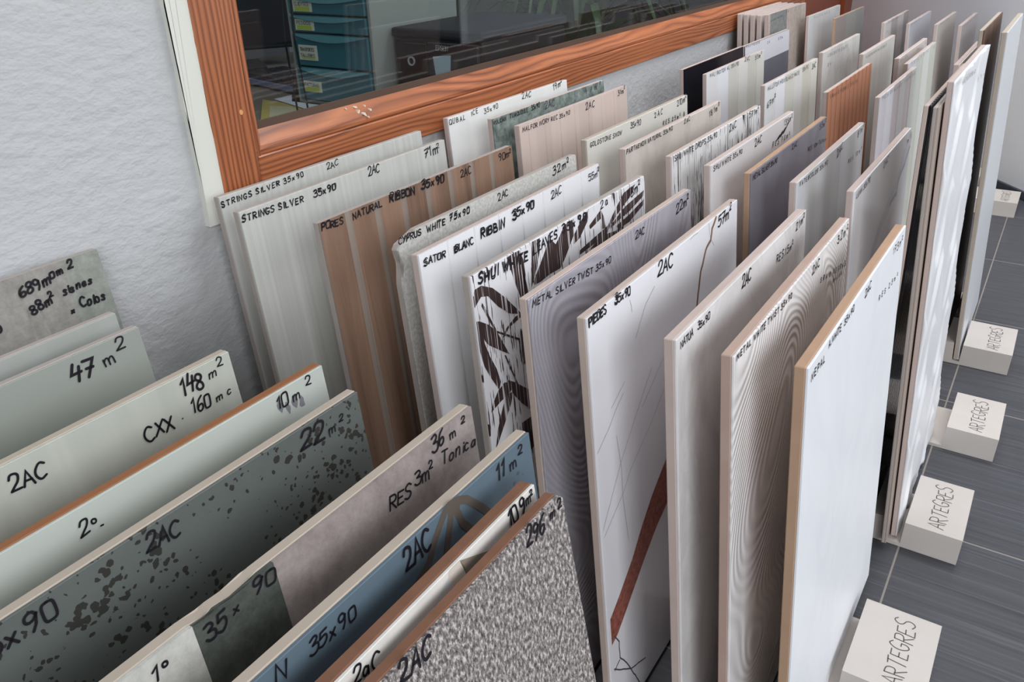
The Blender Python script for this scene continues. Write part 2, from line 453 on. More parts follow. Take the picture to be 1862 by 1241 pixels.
# ---------------------------------------------------------------- the office behind the glass
M_OFF = Mat('office_wall_paint', .8, .2).color((118, 118, 126))
M_OFF2 = Mat('office_panel', .7).color((132, 128, 110))
M_DESK = Mat('desk_top', .5); M_DESK.color(M_DESK.mix(M_DESK.noise(M_DESK.map((2, 30, 2)), 6, 2), (104, 97, 88), (118, 110, 100)))
M_BLACK = Mat('black_plastic', .38).color((19, 18, 25))
M_BLACK2 = Mat('black_textured_plastic', .55).color((28, 27, 36))
bm = bmesh.new(); box(bm, (.2, YW + .06, -.1), (4.2, 2.5, 0)); tag(mesh_obj('floor_office', bm, Mat('office_floor', .6).color((70, 66, 64))), 'dark office floor beyond the window', 'floor', kind='structure')
bm = bmesh.new(); box(bm, (.2, 2.5, 0), (4.2, 2.6, 2.4)); tag(mesh_obj('wall_office_back', bm, M_OFF), 'grey back wall of the office', 'wall', kind='structure')
bm = bmesh.new(); box(bm, (.1, YW + .12, 0), (.2, 2.6, 2.4)); tag(mesh_obj('wall_office_left', bm, M_OFF), 'grey left wall of the office', 'wall', kind='structure')
bm = bmesh.new(); box(bm, (4.2, YW + .12, 0), (4.3, 2.6, 2.4)); tag(mesh_obj('wall_office_right', bm, M_OFF), 'grey right wall of the office', 'wall', kind='structure')
bm = bmesh.new(); box(bm, (.1, YW + .12, 2.4), (4.3, 2.6, 2.5)); tag(mesh_obj('ceiling_office', bm, M_OFF), 'office ceiling', 'ceiling', kind='structure')

desk = empty('office_desk', (1.28, 1.2, 0)); tag(desk, 'low wood-topped office desk behind the window, under the drawer unit and printer', 'desk')
bm = bmesh.new(); box(bm, (-.72, -.27, .42), (.72, .55, .45), .003); mesh_obj('desk_top', bm, M_DESK, desk)
for sx in (-.69, .64):
    for sy in (-.24, .48):
        bm = bmesh.new(); box(bm, (sx, sy, 0), (sx + .05, sy + .05, .42), .002); mesh_obj('leg', bm, M_BLACK, desk)

# teal drawer unit
M_TEAL = Mat('teal_translucent_plastic', .3).color((52, 108, 122))
M_TEAL2 = Mat('pale_teal_lip', .3).color((96, 150, 160))
M_SHELL = Mat('pale_grey_plastic', .4).color((150, 150, 146))
M_PAPER = Mat('label_paper', .7).color((205, 205, 190))
M_LIME = Mat('lime_highlight', .7).color((172, 188, 76))
M_INKT = Mat('printed_text', .6).color((40, 40, 44))
du = empty('drawer_unit', (1.1, 1.205, .45)); tag(du, 'stack of four teal plastic drawers with paper labels behind the window', 'drawer unit')
DW, DD = .188, .25
bm = bmesh.new()
box(bm, (.004, 0, 0), (DD, .007, .235), .001); box(bm, (.004, -DW - .007, 0), (DD, -DW, .235), .001)
box(bm, (DD - .006, -DW, 0), (DD, 0, .235)); box(bm, (.004, -DW - .007, .235), (DD, .007, .243), .001); box(bm, (.004, -DW, .0), (DD, 0, .008))
mesh_obj('casing', bm, M_SHELL, du)
lv = [(.010, .068, 'lime'), (.071, .127, 'two'), (.130, .158, 'lime2'), (.161, .190, 'lime'), (.193, .231, 'none')]
rngL = random.Random(9)
for i, (z0, z1, kind) in enumerate(lv):
    bm = bmesh.new(); box(bm, (0, -DW + .002, z0), (.2, -.002, z1), .0015)
    dr = mesh_obj('drawer', bm, M_TEAL, du)
    # curved finger lip along the top of the front
    bm = bmesh.new(); n = 16
    pts_t = [(-DW + .006 + (DW - .012) * t / n, z1 - .0015) for t in range(n + 1)]
    pts_b = [(-DW + .006 + (DW - .012) * t / n, z1 - .002 - min(.011, (z1 - z0) * .3) * math.sin(math.pi * t / n)) for t in range(n + 1)]
    prism(bm, pts_t + pts_b[::-1], 'x', -.004, .0008)
    mesh_obj('finger_lip', bm, M_TEAL2, dr)
    if kind != 'none':
        lh = .019 if kind != 'two' else .026
        zc = z0 + (z1 - z0) * (.42 if i < 2 else .45)
        y1, y0 = -.016, -.062
        bm = bmesh.new(); box(bm, (-.0016, y0, zc - lh / 2), (.0006, y1, zc + lh / 2))
        lb = mesh_obj('paper_label', bm, M_PAPER, dr)
        bm = bmesh.new()
        put = lambda p, y1=y1, zc=zc: (-.0021, y1 - .004 - p.x, zc + p.y)
        words = {0: ['FACTURAS'], 1: ['TRANSPORTES', 'TALLERES'], 2: ['PEDIDOS'], 3: ['CLIENTES']}[i]
        for k, wd in enumerate(words):
            write(bm, wd, (0, .0005 if len(words) == 1 else .003 - .0105 * k), (.036, .0005 if len(words) == 1 else .003 - .0105 * k), .0055, put, .0008, None, 0)
        flat_obj('label_lettering', bm, M_INKT, lb)
        if kind != 'two':
            bm = bmesh.new(); box(bm, (-.0019, y0 + .005, zc - lh / 2 + .001), (-.0015, y1 - .004, zc - .001)); mesh_obj('highlight_band', bm, M_LIME, lb)
        else:
            bm = bmesh.new(); box(bm, (-.0019, y0 + .005, zc - lh / 2 + .002), (-.0015, y1 - .006, zc - lh / 2 + .004)); mesh_obj('highlight_band', bm, M_LIME, lb)

# printer
pr = empty('printer', (1.15, 1.002, .45)); tag(pr, 'black desktop printer with round silver button behind the window', 'printer')
PW = .190
bm = bmesh.new(); box(bm, (0, -PW, 0), (.275, 0, .124), .004, 2); mesh_obj('housing', bm, M_BLACK, pr)
bm = bmesh.new(); box(bm, (-.004, -PW - .002, .1245), (.28, .002, .140), .004, 2); mesh_obj('scanner_lid', bm, M_BLACK2, pr)
bm = bmesh.new(); box(bm, (-.008, -PW + .004, .006), (.0, -.080, .120), .002); mesh_obj('front_panel', bm, M_BLACK2, pr)
bm = bmesh.new(); box(bm, (-.003, -.074, .012), (.001, -.008, .116), .001); mesh_obj('control_panel', bm, M_BLACK, pr)
M_SILV = Mat('silver_ring', .3, metal=.6).color((225, 225, 228))
bm = bmesh.new()
ri, ro, n = .0056, .0078, 28
v = [[bm.verts.new((-.0055 if k < 2 else -.0028, -.040 + r * math.cos(2 * math.pi * i / n), .086 + r * math.sin(2 * math.pi * i / n))) for i in range(n)] for k, r in ((0, ri), (1, ro), (2, ro), (3, ri))]
for a in range(4):
    for i in range(n): bm.faces.new((v[a][i], v[a][(i + 1) % n], v[(a + 1) % 4][(i + 1) % n], v[(a + 1) % 4][i]))
mesh_obj('power_button_ring', bm, M_SILV, pr)
bm = bmesh.new(); write(bm, 'EPSON', (0, 0), (.026, 0), .0075, lambda p: (-.0085, -.099 - p.x, .108 + p.y), .0013, None, 0)
flat_obj('maker_lettering', bm, Mat('grey_lettering', .5).color((160, 158, 150)), pr)
bm = bmesh.new(); prism(bm, [(-.092, .097), (-.130, .101), (-.126, .055), (-.098, .055)], 'x', -.0092, -.0079); mesh_obj('note_sticker', bm, Mat('pale_blue_paper', .6).color((168, 188, 196)), pr)

# papers and keyboard on the desk
def sheet(name, pts, z, mat, label, cat, th=.0012):
    cx = sum(p[0] for p in pts) / len(pts); cy = sum(p[1] for p in pts) / len(pts)
    bm = bmesh.new(); prism(bm, [(p[0] - cx, p[1] - cy) for p in pts], 'z', 0, th)
    o = mesh_obj(name, bm, mat); o.location = (cx, cy, z); tag(o, label, cat); return o
sheet('cardboard_folder', [(.945, 1.142), (1.048, 1.112), (1.085, 1.235), (1.09, 1.30)], .4502, Mat('mustard_card', .7).color((176, 158, 84)), 'mustard card folder under the white paper at the left end of the office desk', 'folder')
sheet('paper_sheet', [(.972, 1.15), (1.035, 1.128), (1.062, 1.19), (1.05, 1.235)], .4516, Mat('cream_paper', .7).color((186, 178, 148)), 'cream paper lying on the mustard folder', 'paper', .0006)
sheet('paper_sheet', [(1.05, 1.128), (1.094, 1.128), (1.094, 1.222), (1.140, 1.272), (1.095, 1.272)], .453, Mat('white_paper', .7).color((214, 216, 226)), 'white paper lying in front of the teal drawers', 'paper', .0006)
kb = empty('keyboard', (1.238, 1.372, .45)); kb.rotation_euler = (0, 0, -1.76); tag(kb, 'black keyboard with a bluish metal front edge on the office desk', 'keyboard')
bm = bmesh.new(); box(bm, (-.12, -.06, .001), (.12, .06, .018), .004, 2); mesh_obj('keyboard_body', bm, M_BLACK, kb)
bm = bmesh.new(); box(bm, (-.11, -.066, .004), (.11, -.0605, .016), .002); mesh_obj('metal_edge', bm, Mat('bluish_metal', .25, metal=.7).color((150, 165, 205)), kb)
for r in range(4):
    bm = bmesh.new()
    for k in range(12): box(bm, (-.112 + k * .0188, -.05 + r * .026, .018), (-.112 + k * .0188 + .016, -.05 + r * .026 + .022, .022), .001)
    mesh_obj('key_row', bm, M_BLACK2, kb)
mo = empty('computer_monitor', (1.36, 1.66, .45)); mo.rotation_euler = (0, 0, -.6); tag(mo, 'dark monitor on a stand left of the teal drawers', 'monitor')
bm = bmesh.new(); box(bm, (-.2, -.02, .04), (.12, .02, .30), .004); mesh_obj('screen_housing', bm, M_BLACK2, mo)
bm = bmesh.new(); box(bm, (-.19, -.0215, .05), (.11, -.0202, .29)); mesh_obj('screen', bm, Mat('dark_screen', .15).color((30, 32, 40)), mo)
bm = bmesh.new(); box(bm, (-.06, -.012, .0), (-.02, .012, .04)); mesh_obj('neck', bm, M_BLACK, mo)
bm = bmesh.new(); box(bm, (-.12, -.07, 0), (.04, .07, .008), .002); mesh_obj('base', bm, M_BLACK, mo)
bm = bmesh.new(); tube(bm, [(.78, .86, .70), (.782, .87, .62), (.80, .885, .52), (.82, .90, .4515)], .0014, 6)
tube(bm, [(.795, .86, .70), (.797, .868, .62), (.815, .88, .52), (.835, .893, .4515)], .0014, 6)
tag(mesh_obj('cable_pair', bm, M_BLACK), 'two thin black cables hanging inside the lower left corner of the window', 'cable')
bm = bmesh.new(); box(bm, (0, 0, 0), (.9, .02, 1.1), .003)
o = mesh_obj('notice_panel', bm, M_OFF2); o.location = (3.05, 2.478, 0.2); tag(o, 'olive beige panel on the office back wall behind the plant', 'panel')
bm = bmesh.new(); box(bm, (0, 0, 0), (.75, .3, .62), .004)
o = mesh_obj('storage_cabinet', bm, Mat('light_grey_laminate', .5).color((160, 160, 166))); o.location = (1.95, 2.15, 0); tag(o, 'light grey low cabinet behind the printer', 'cabinet')

# potted plant with strap leaves
M_LEAF = Mat('strap_leaf', .4); M_LEAF.color(M_LEAF.mix(M_LEAF.noise(M_LEAF.coord(), 25, 2), (40, 62, 40), (82, 104, 66)))
pl = empty('potted_plant', (2.5, 1.38, .0)); tag(pl, 'potted plant with long green strap leaves behind the window', 'plant')
bm = bmesh.new()
prof = [(.0, 0), (.10, 0), (.13, .22), (.135, .22), (.135, .24), (.12, .24), (.115, .21), (0, .21)]
n = 20; rings = []
for r, z in prof: rings.append([bm.verts.new((max(r, .001) * math.cos(2 * math.pi * i / n), max(r, .001) * math.sin(2 * math.pi * i / n), z)) for i in range(n)])
for a, b in zip(rings, rings[1:]):
    for i in range(n): bm.faces.new((a[i], a[(i + 1) % n], b[(i + 1) % n], b[i]))
mesh_obj('pot', bm, Mat('brown_pot', .5).color((92, 66, 52)), pl, True)
rng = random.Random(4)
bm = bmesh.new()
for k in range(70):
    a = rng.uniform(0, 6.283); ln = rng.uniform(.38, .62); wd = rng.uniform(.008, .014); rise = rng.uniform(.15, .42); z0 = rng.uniform(.22, .42)
    pts = []
    for i in range(9):
        t = i / 8
        r = .01 + ln * (t ** 1.1) * .8; z = z0 + rise * math.sin(t * 2.1) * 1.1 - .28 * t ** 3
        pts.append(Vector((r * math.cos(a), r * math.sin(a), z)))
    sd = Vector((-math.sin(a), math.cos(a), 0))
    L_, R_, C_ = [], [], []
    for i, p in enumerate(pts):
        w = wd * math.sin(math.pi * min(1, (i + .8) / 9)) + .0006
        L_.append(bm.verts.new(p + sd * w)); C_.append(bm.verts.new(p - Vector((0, 0, w * .35)))); R_.append(bm.verts.new(p - sd * w))
    for i in range(8):
        bm.faces.new((L_[i], L_[i + 1], C_[i + 1], C_[i])); bm.faces.new((C_[i], C_[i + 1], R_[i + 1], R_[i]))
mesh_obj('foliage', bm, M_LEAF, pl, True)
bm = bmesh.new(); tube(bm, [(0, 0, .2), (.01, 0, .35), (0, .01, .45)], [.018, .014, .01], 8); mesh_obj('stem', bm, Mat('plant_stem', .7).color((86, 74, 52)), pl)

# ---------------------------------------------------------------- sample tiles, writing and prints
TILE = {  # left x, top y, top z, lean in degrees, width, height along the face, yaw
    'T1': (0.5359, 0.7362, 0.4924, 5.20, 0.350, 0.4864, 0.0000),
    'T2': (0.5140, 0.6784, 0.4913, 5.20, 0.350, 0.4853, 0.0000),
    'T3': (0.5339, 0.5833, 0.4896, 5.20, 0.350, 0.4836, 0.0000),
    'T4': (0.5457, 0.4938, 0.4861, 5.20, 0.350, 0.4801, 0.0000),
    'T5': (0.5231, 0.4486, 0.4856, 5.20, 0.350, 0.4796, 0.0000),
    'T6': (0.5107, 0.3827, 0.4831, 5.20, 0.350, 0.4771, 0.0000),
    'T7': (0.5115, 0.3250, 0.4748, 5.20, 0.350, 0.4687, 0.0000),
    'T8': (0.5097, 0.2694, 0.4718, 5.20, 0.350, 0.4657, 0.0000),
    'T9': (0.5108, 0.1946, 0.4719, 5.20, 0.350, 0.4658, 0.0000),
    'T10': (0.5140, 0.1508, 0.4687, 5.20, 0.350, 0.4626, 0.0000),
    'T11': (0.5302, 0.1020, 0.4649, 5.20, 0.350, 0.4588, -0.0105),
    'Q1': (0.9464, 0.7348, 0.4980, 5.20, 0.350, 0.4920, 0.0000),
    'Q2': (0.9794, 0.6786, 0.4958, 5.20, 0.350, 0.4898, 0.0000),
    'Q3': (0.9861, 0.6370, 0.4888, 5.20, 0.350, 0.4828, 0.0000),
    'Q4': (0.9612, 0.5136, 0.4875, 5.20, 0.350, 0.4815, 0.0000),
    'Q5': (0.9524, 0.4523, 0.4848, 5.20, 0.350, 0.4788, 0.0000),
    'Q6': (0.9526, 0.3873, 0.4832, 5.20, 0.350, 0.4772, 0.0000),
    'Q7': (0.9422, 0.3323, 0.4812, 5.20, 0.350, 0.4752, 0.0000),
    'Q8': (0.9504, 0.2842, 0.4761, 5.20, 0.350, 0.4700, 0.0000),
    'Q9': (0.9443, 0.2280, 0.4744, 5.20, 0.350, 0.4683, 0.0000),
    'Q10': (0.9445, 0.1641, 0.4732, 5.20, 0.350, 0.4671, 0.0000),
    'P2': (1.5579, 0.5734, 0.4789, 5.20, 0.350, 0.4728, 0.0000),
    'P3': (1.4988, 0.4407, 0.4773, 5.20, 0.350, 0.4712, 0.0000),
    'P4': (1.5204, 0.3361, 0.4706, 5.20, 0.350, 0.4645, 0.0000),
    'P5': (1.5267, 0.2509, 0.4679, 5.20, 0.350, 0.4618, 0.0000),
    'O1': (1.9064, 0.4450, 0.4803, 5.20, 0.350, 0.4743, 0.0000),
    'O2': (1.9577, 0.3720, 0.4746, 5.20, 0.350, 0.4685, 0.0000),
    'O3': (1.9188, 0.2930, 0.4757, 5.20, 0.350, 0.4696, 0.0000),
    'O4': (1.8617, 0.2649, 0.4748, 5.20, 0.350, 0.4687, 0.0000),
    'N1': (2.4718, 0.6280, 0.4927, 5.20, 0.350, 0.4867, 0.0000),
    'N2': (2.5109, 0.5642, 0.4861, 5.20, 0.350, 0.4801, 0.0000),
    'N3': (2.4978, 0.4333, 0.4808, 5.20, 0.350, 0.4748, 0.0000),
    'N4': (2.5294, 0.3755, 0.4776, 5.20, 0.350, 0.4715, 0.0000),
    'N5': (2.5370, 0.3084, 0.4773, 5.20, 0.350, 0.4712, 0.0000),
    'N6': (2.5666, 0.2539, 0.4735, 5.20, 0.350, 0.4674, 0.0000),
    'N7': (2.5192, 0.1903, 0.4708, 5.20, 0.350, 0.4647, 0.0000),
    'A0': (0.0430, 0.7420, 0.4800, 6.20, 0.350, 0.4748, 0.0000),
    'A1': (-0.0350, 0.5930, 0.4800, 6.20, 0.350, 0.4748, 0.0000),
    'A2': (-0.0410, 0.5540, 0.4800, 6.20, 0.350, 0.4748, 0.0000),
    'A3': (-0.0320, 0.4600, 0.4800, 6.20, 0.350, 0.4748, 0.0000),
    'A4': (-0.0120, 0.3860, 0.4800, 6.20, 0.350, 0.4748, 0.0000),
    'A5': (-0.0260, 0.3400, 0.4800, 6.20, 0.350, 0.4748, 0.0000),
    'A6': (-0.0020, 0.2650, 0.4800, 7.00, 0.350, 0.4755, 0.0000),
    'A7': (-0.0080, 0.2180, 0.4800, 7.50, 0.350, 0.4761, 0.0000),
    'A8': (-0.0490, 0.1890, 0.4800, 10.50, 0.350, 0.4800, 0.0000),
    'A9': (-0.0470, 0.1730, 0.4800, 10.50, 0.350, 0.4800, 0.0000),
    'P1': (1.5840, 0.6310, 0.4800, 5.20, 0.350, 0.4740, 0.0000),
    'O0': (1.9370, 0.6280, 0.4800, 5.20, 0.350, 0.4740, 0.0000),
    'N0': (2.2100, 0.6650, 0.5200, 5.20, 0.350, 0.5141, 0.0000),
    'P6': (1.5300, 0.1420, 0.5280, 4.90, 0.300, 0.5219, 0.0000),
    'W': (0.9740, 0.0908, 0.5928, 4.90, 0.300, 0.5870, 0.0000),
    'G': (1.5430, 0.0865, 0.5779, 4.90, 0.300, 0.5720, 0.0000),
    'K': (1.5300, 0.1180, 0.5810, 4.90, 0.290, 0.5751, 0.0000),
    'B': (0.9500, 0.1062, 0.5700, 2.90, 0.300, 0.5641, 0.0000),
    'C': (0.9520, 0.0985, 0.5700, 4.90, 0.300, 0.5641, 0.0000),
}
WRITING = [  # tile, role, characters, baseline start (u, z), baseline end (u, z), letter height
    ('A0', 'q', '689m', 0.2683, 0.4557, 0.2982, 0.459, 0.0094),
    ('A0', 'q', '0m', 0.2989, 0.4624, 0.3132, 0.4636, 0.0061),
    ('A0', 'q', '2', 0.3173, 0.466, 0.3222, 0.4659, 0.0072),
    ('A0', 'o', '88m2', 0.2735, 0.4366, 0.2996, 0.4422, 0.0086),
    ('A0', 'o', 'sisnes', 0.3051, 0.444, 0.3357, 0.4453, 0.0073),
    ('A0', 'o', 'x', 0.307, 0.4246, 0.3126, 0.4247, 0.0043),
    ('A0', 'o', 'Colos', 0.3172, 0.4265, 0.3433, 0.4252, 0.0091),
    ('A0', 'o2', ')', 0.2419, 0.432, 0.245, 0.4323, 0.0069),
    ('A2', 'q', '47', 0.2886, 0.4555, 0.3076, 0.454, 0.0151),
    ('A2', 'q', 'm', 0.3147, 0.4562, 0.325, 0.4571, 0.0095),
    ('A2', 'q', '2', 0.3272, 0.4647, 0.3351, 0.4647, 0.0096),
    ('A3', 'q', '148', 0.3052, 0.4606, 0.3238, 0.4595, 0.0127),
    ('A3', 'q', 'm', 0.3279, 0.4619, 0.3371, 0.4619, 0.0071),
    ('A3', 'q', '2', 0.3375, 0.4679, 0.3428, 0.4676, 0.0063),
    ('A3', 'o', 'CXX', 0.2708, 0.4421, 0.2933, 0.4421, 0.0105),
    ('A3', 'o', '.', 0.3001, 0.445, 0.3024, 0.4451, 0.0025),
    ('A3', 'o', '160', 0.3084, 0.444, 0.3243, 0.4432, 0.0101),
    ('A3', 'o', 'mc', 0.3287, 0.4436, 0.3465, 0.4446, 0.006),
    ('A3', 'g', '2AC', 0.1858, 0.4572, 0.2071, 0.4563, 0.0102),
    ('A4', 'q', '10', 0.3047, 0.462, 0.3155, 0.4622, 0.0092),
    ('A4', 'q', 'm', 0.3188, 0.4618, 0.3285, 0.4619, 0.0069),
    ('A4', 'q', '2', 0.332, 0.467, 0.3376, 0.4664, 0.0062),
    ('A4', 'g', '2', 0.1639, 0.458, 0.1694, 0.4582, 0.0084),
    ('A4', 'g', 'o', 0.1715, 0.4615, 0.1771, 0.4609, 0.0047),
    ('A4', 'g', '_', 0.1758, 0.4581, 0.179, 0.4577, 0.0017),
    ('A5', 'q', '22', 0.2955, 0.4598, 0.3159, 0.4581, 0.013),
    ('A5', 'q', 'm', 0.3187, 0.4594, 0.327, 0.4588, 0.0063),
    ('A5', 'q', '2', 0.3291, 0.4626, 0.3344, 0.4617, 0.0044),
    ('A5', 'g', '2AC', 0.188, 0.4615, 0.2076, 0.4591, 0.0099),
    ('A5', 'n', '5x90', 0.1075, 0.4609, 0.1397, 0.4611, 0.0098),
    ('A6', 'q', '36', 0.3068, 0.4657, 0.3193, 0.4658, 0.0102),
    ('A6', 'q', 'm', 0.3242, 0.4654, 0.3332, 0.4651, 0.0065),
    ('A6', 'q', '2', 0.3372, 0.4692, 0.3418, 0.4687, 0.0047),
    ('A6', 'o', 'RES', 0.2639, 0.4525, 0.2831, 0.4494, 0.0084),
    ('A6', 'o', '3m2', 0.2869, 0.4539, 0.3067, 0.4513, 0.0086),
    ('A6', 'o', 'Tonica', 0.3131, 0.4529, 0.3486, 0.4478, 0.0081),
    ('A6', 'n', '35', 0.1416, 0.4619, 0.1533, 0.4618, 0.0094),
    ('A6', 'n', 'x', 0.1575, 0.4649, 0.1624, 0.4651, 0.0056),
    ('A6', 'n', '90', 0.1691, 0.4666, 0.1836, 0.4648, 0.0088),
    ('A6', 'g', '1', 0.1148, 0.4635, 0.1196, 0.4633, 0.0078),
    ('A6', 'g', 'o', 0.1201, 0.4672, 0.1262, 0.467, 0.0044),
    ('A7', 'q', '11', 0.3121, 0.4642, 0.3205, 0.4635, 0.0106),
    ('A7', 'q', 'm', 0.3251, 0.4633, 0.3322, 0.4632, 0.0074),
    ('A7', 'q', '2', 0.3357, 0.468, 0.3428, 0.4669, 0.0056),
    ('A7', 'g', '2AC', 0.2306, 0.4618, 0.251, 0.4619, 0.0119),
    ('A7', 'n', '35x90', 0.1655, 0.4639, 0.1951, 0.4633, 0.0075),
    ('A7', 'n', 'N', 0.1467, 0.4673, 0.155, 0.4653, 0.0082),
    ('A8', 'q', '109', 0.3218, 0.4705, 0.3376, 0.4708, 0.0094),
    ('A8', 'q', 'm2', 0.3381, 0.4725, 0.3477, 0.4723, 0.0055),
    ('A8', 'g', '2aC', 0.2036, 0.4725, 0.2195, 0.4689, 0.0074),
    ('A9', 'q', '296', 0.3111, 0.4701, 0.3287, 0.4677, 0.0102),
    ('A9', 'q', 'm', 0.3343, 0.4715, 0.3421, 0.4705, 0.0058),
    ('A9', 'q', '2', 0.3429, 0.4731, 0.3481, 0.4728, 0.0051),
    ('A9', 'g', '2AC', 0.2133, 0.4725, 0.2321, 0.4691, 0.0108),
    ('T1', 'n', 'STRINGS SILVER 35x90', 0.0007, 0.4749, 0.1253, 0.4787, 0.0065),
    ('T1', 'g', '2AC', 0.1624, 0.4769, 0.1825, 0.4782, 0.0087),
    ('T2', 'n', 'STRINGS SILVER', 0.0013, 0.4742, 0.0885, 0.4721, 0.0074),
    ('T2', 'n', '35x90', 0.103, 0.4725, 0.1392, 0.4724, 0.0087),
    ('T2', 'g', '2AC', 0.1955, 0.4744, 0.2155, 0.4741, 0.0113),
    ('T2', 'q', '71m', 0.3024, 0.4701, 0.3323, 0.472, 0.0129),
    ('T2', 'q', '2', 0.3311, 0.4774, 0.3396, 0.4777, 0.0072),
    ('T3', 'n', 'PORES', 0.0012, 0.4757, 0.0314, 0.474, 0.0078),
    ('T3', 'n', 'NATURAL', 0.0463, 0.4736, 0.0924, 0.4752, 0.0075),
    ('T3', 'n', 'RIBBON', 0.1044, 0.4761, 0.1475, 0.4742, 0.0097),
    ('T3', 'n', '35x90', 0.1596, 0.4754, 0.2026, 0.4735, 0.0101),
    ('T3', 'g', '2AC', 0.2349, 0.4703, 0.2554, 0.4699, 0.01),
    ('T3', 'q', '90m2', 0.3176, 0.4712, 0.3486, 0.47, 0.0099),
    ('T4', 'n', 'CYPRUS', 0.0011, 0.4734, 0.036, 0.4728, 0.007),
    ('T4', 'n', 'WHITE', 0.0446, 0.4724, 0.0751, 0.4713, 0.0073),
    ('T4', 'n', '75x90', 0.0819, 0.4725, 0.1185, 0.4712, 0.0075),
    ('T4', 'g', '2AC', 0.1716, 0.4696, 0.1906, 0.47, 0.0093),
    ('T4', 'q', '32m2', 0.2904, 0.4675, 0.3358, 0.4701, 0.0115),
    ('T5', 'n', 'SATOR', 0.0048, 0.468, 0.037, 0.4655, 0.0073),
    ('T5', 'n', 'BLANC', 0.0507, 0.4647, 0.0815, 0.4646, 0.0082),
    ('T5', 'n', 'RIBBIN', 0.0943, 0.4652, 0.1382, 0.464, 0.0102),
    ('T5', 'n', '35x90', 0.153, 0.4673, 0.1964, 0.4679, 0.0106),
    ('T5', 'g', '2AC', 0.2333, 0.4675, 0.2549, 0.4679, 0.01),
    ('T5', 'q', '55m2', 0.3205, 0.465, 0.3504, 0.4656, 0.0093),
    ('T6', 'n', 'SHUI WHITE', 0.0096, 0.4666, 0.0914, 0.4617, 0.0101),
    ('T6', 'n', 'LEAVES', 0.0996, 0.4635, 0.1457, 0.4666, 0.0093),
    ('T6', 'n', '35x90', 0.1545, 0.4673, 0.2085, 0.4665, 0.0091),
    ('T6', 'g', '2a', 0.2384, 0.468, 0.258, 0.4692, 0.0097),
    ('T6', 'q', '18m2', 0.305, 0.4611, 0.3404, 0.4644, 0.0115),
    ('T7', 'n', 'METAL SILVER TWIST 35x90', 0.0053, 0.4601, 0.148, 0.4503, 0.0069),
    ('T7', 'g', '2AC', 0.2025, 0.4556, 0.2235, 0.4554, 0.0093),
    ('T7', 'q', '22m2', 0.3065, 0.4518, 0.3464, 0.4535, 0.0119),
    ('T8', 'n', 'PIEDES', 0.002, 0.457, 0.0325, 0.4579, 0.0086),
    ('T8', 'n', '35x90', 0.0476, 0.4592, 0.0779, 0.457, 0.0089),
    ('T8', 'g', '2AC', 0.1341, 0.4533, 0.1681, 0.451, 0.015),
    ('T8', 'q', '57m2', 0.2891, 0.4518, 0.333, 0.4527, 0.0139),
    ('T9', 'n', 'NATUA', 0.0076, 0.4553, 0.0322, 0.4561, 0.0073),
    ('T9', 'n', '35x90', 0.0415, 0.4571, 0.068, 0.4553, 0.0066),
    ('T9', 'g', '2AC', 0.1451, 0.4515, 0.1703, 0.4522, 0.0119),
    ('T9', 'o', 'RES.15m2', 0.2468, 0.4411, 0.3072, 0.4374, 0.0085),
    ('T9', 'q', '21m2', 0.3116, 0.4535, 0.3472, 0.4544, 0.0094),
    ('T10', 'n', 'METAL WHITE TWIST 35x90', 0.0039, 0.4578, 0.1446, 0.4535, 0.0058),
    ('T10', 'g', '2AC', 0.2077, 0.4497, 0.2342, 0.4506, 0.0096),
    ('T10', 'q', '32m2', 0.3008, 0.45, 0.3499, 0.4479, 0.0098),
    ('T10', 'o', 'SRA 5 NEGRAS', 0.2405, 0.4311, 0.349, 0.4109, 0.0056),
    ('T10', 'o2', 'BAJAS', 0.2933, 0.4115, 0.3333, 0.4072, 0.0042),
    ('T11', 'n', 'NEPAL', 0.0077, 0.4449, 0.046, 0.4446, 0.0067),
    ('T11', 'n', 'A.WHITE', 0.0537, 0.4513, 0.0915, 0.4504, 0.0065),
    ('T11', 'n', '35x90', 0.1002, 0.4501, 0.1341, 0.4514, 0.0063),
    ('T11', 'g', '2AC', 0.173, 0.4462, 0.1952, 0.4482, 0.0092),
    ('T11', 'o', 'RES 25m2', 0.2379, 0.4183, 0.3369, 0.4081, 0.0056),
    ('T11', 'q', '173m2', 0.2894, 0.4464, 0.3417, 0.4436, 0.0084),
    ('Q1', 'n', 'QUBAL', 0.0019, 0.4822, 0.043, 0.4822, 0.0078),
    ('Q1', 'n', 'ICE', 0.0576, 0.4846, 0.0788, 0.4856, 0.0073),
    ('Q1', 'n', '35x90', 0.0912, 0.4816, 0.1304, 0.4835, 0.0082),
    ('Q1', 'g', '2AC', 0.2, 0.4836, 0.2285, 0.484, 0.0105),
    ('Q1', 'q', '19m2', 0.3002, 0.481, 0.3359, 0.4845, 0.011),
    ('Q2', 'n', 'VULCAN', 0.0001, 0.4817, 0.035, 0.4815, 0.0063),
    ('Q2', 'n', 'TURQUOISE', 0.0449, 0.4825, 0.0969, 0.4825, 0.0064),
    ('Q2', 'n', '35x90', 0.1052, 0.483, 0.1304, 0.483, 0.0083),
    ('Q2', 'g', '2AC', 0.1462, 0.4767, 0.1758, 0.4778, 0.0119),
    ('Q2', 'q', '47m2', 0.2799, 0.4779, 0.3474, 0.48, 0.01),
    ('Q3', 'n', 'MALFOR IVORY REC 35x90', 0.0073, 0.4729, 0.147, 0.4715, 0.007),
    ('Q3', 'g', '2AC', 0.1982, 0.4679, 0.2288, 0.4693, 0.0113),
    ('Q3', 'q', '31m2', 0.314, 0.4716, 0.3465, 0.4735, 0.0092),
    ('Q4', 'n', 'GOLDSTONE SNOW', 0.0078, 0.4704, 0.105, 0.4678, 0.0066),
    ('Q4', 'n', '35x90', 0.1324, 0.4709, 0.1681, 0.4693, 0.0087),
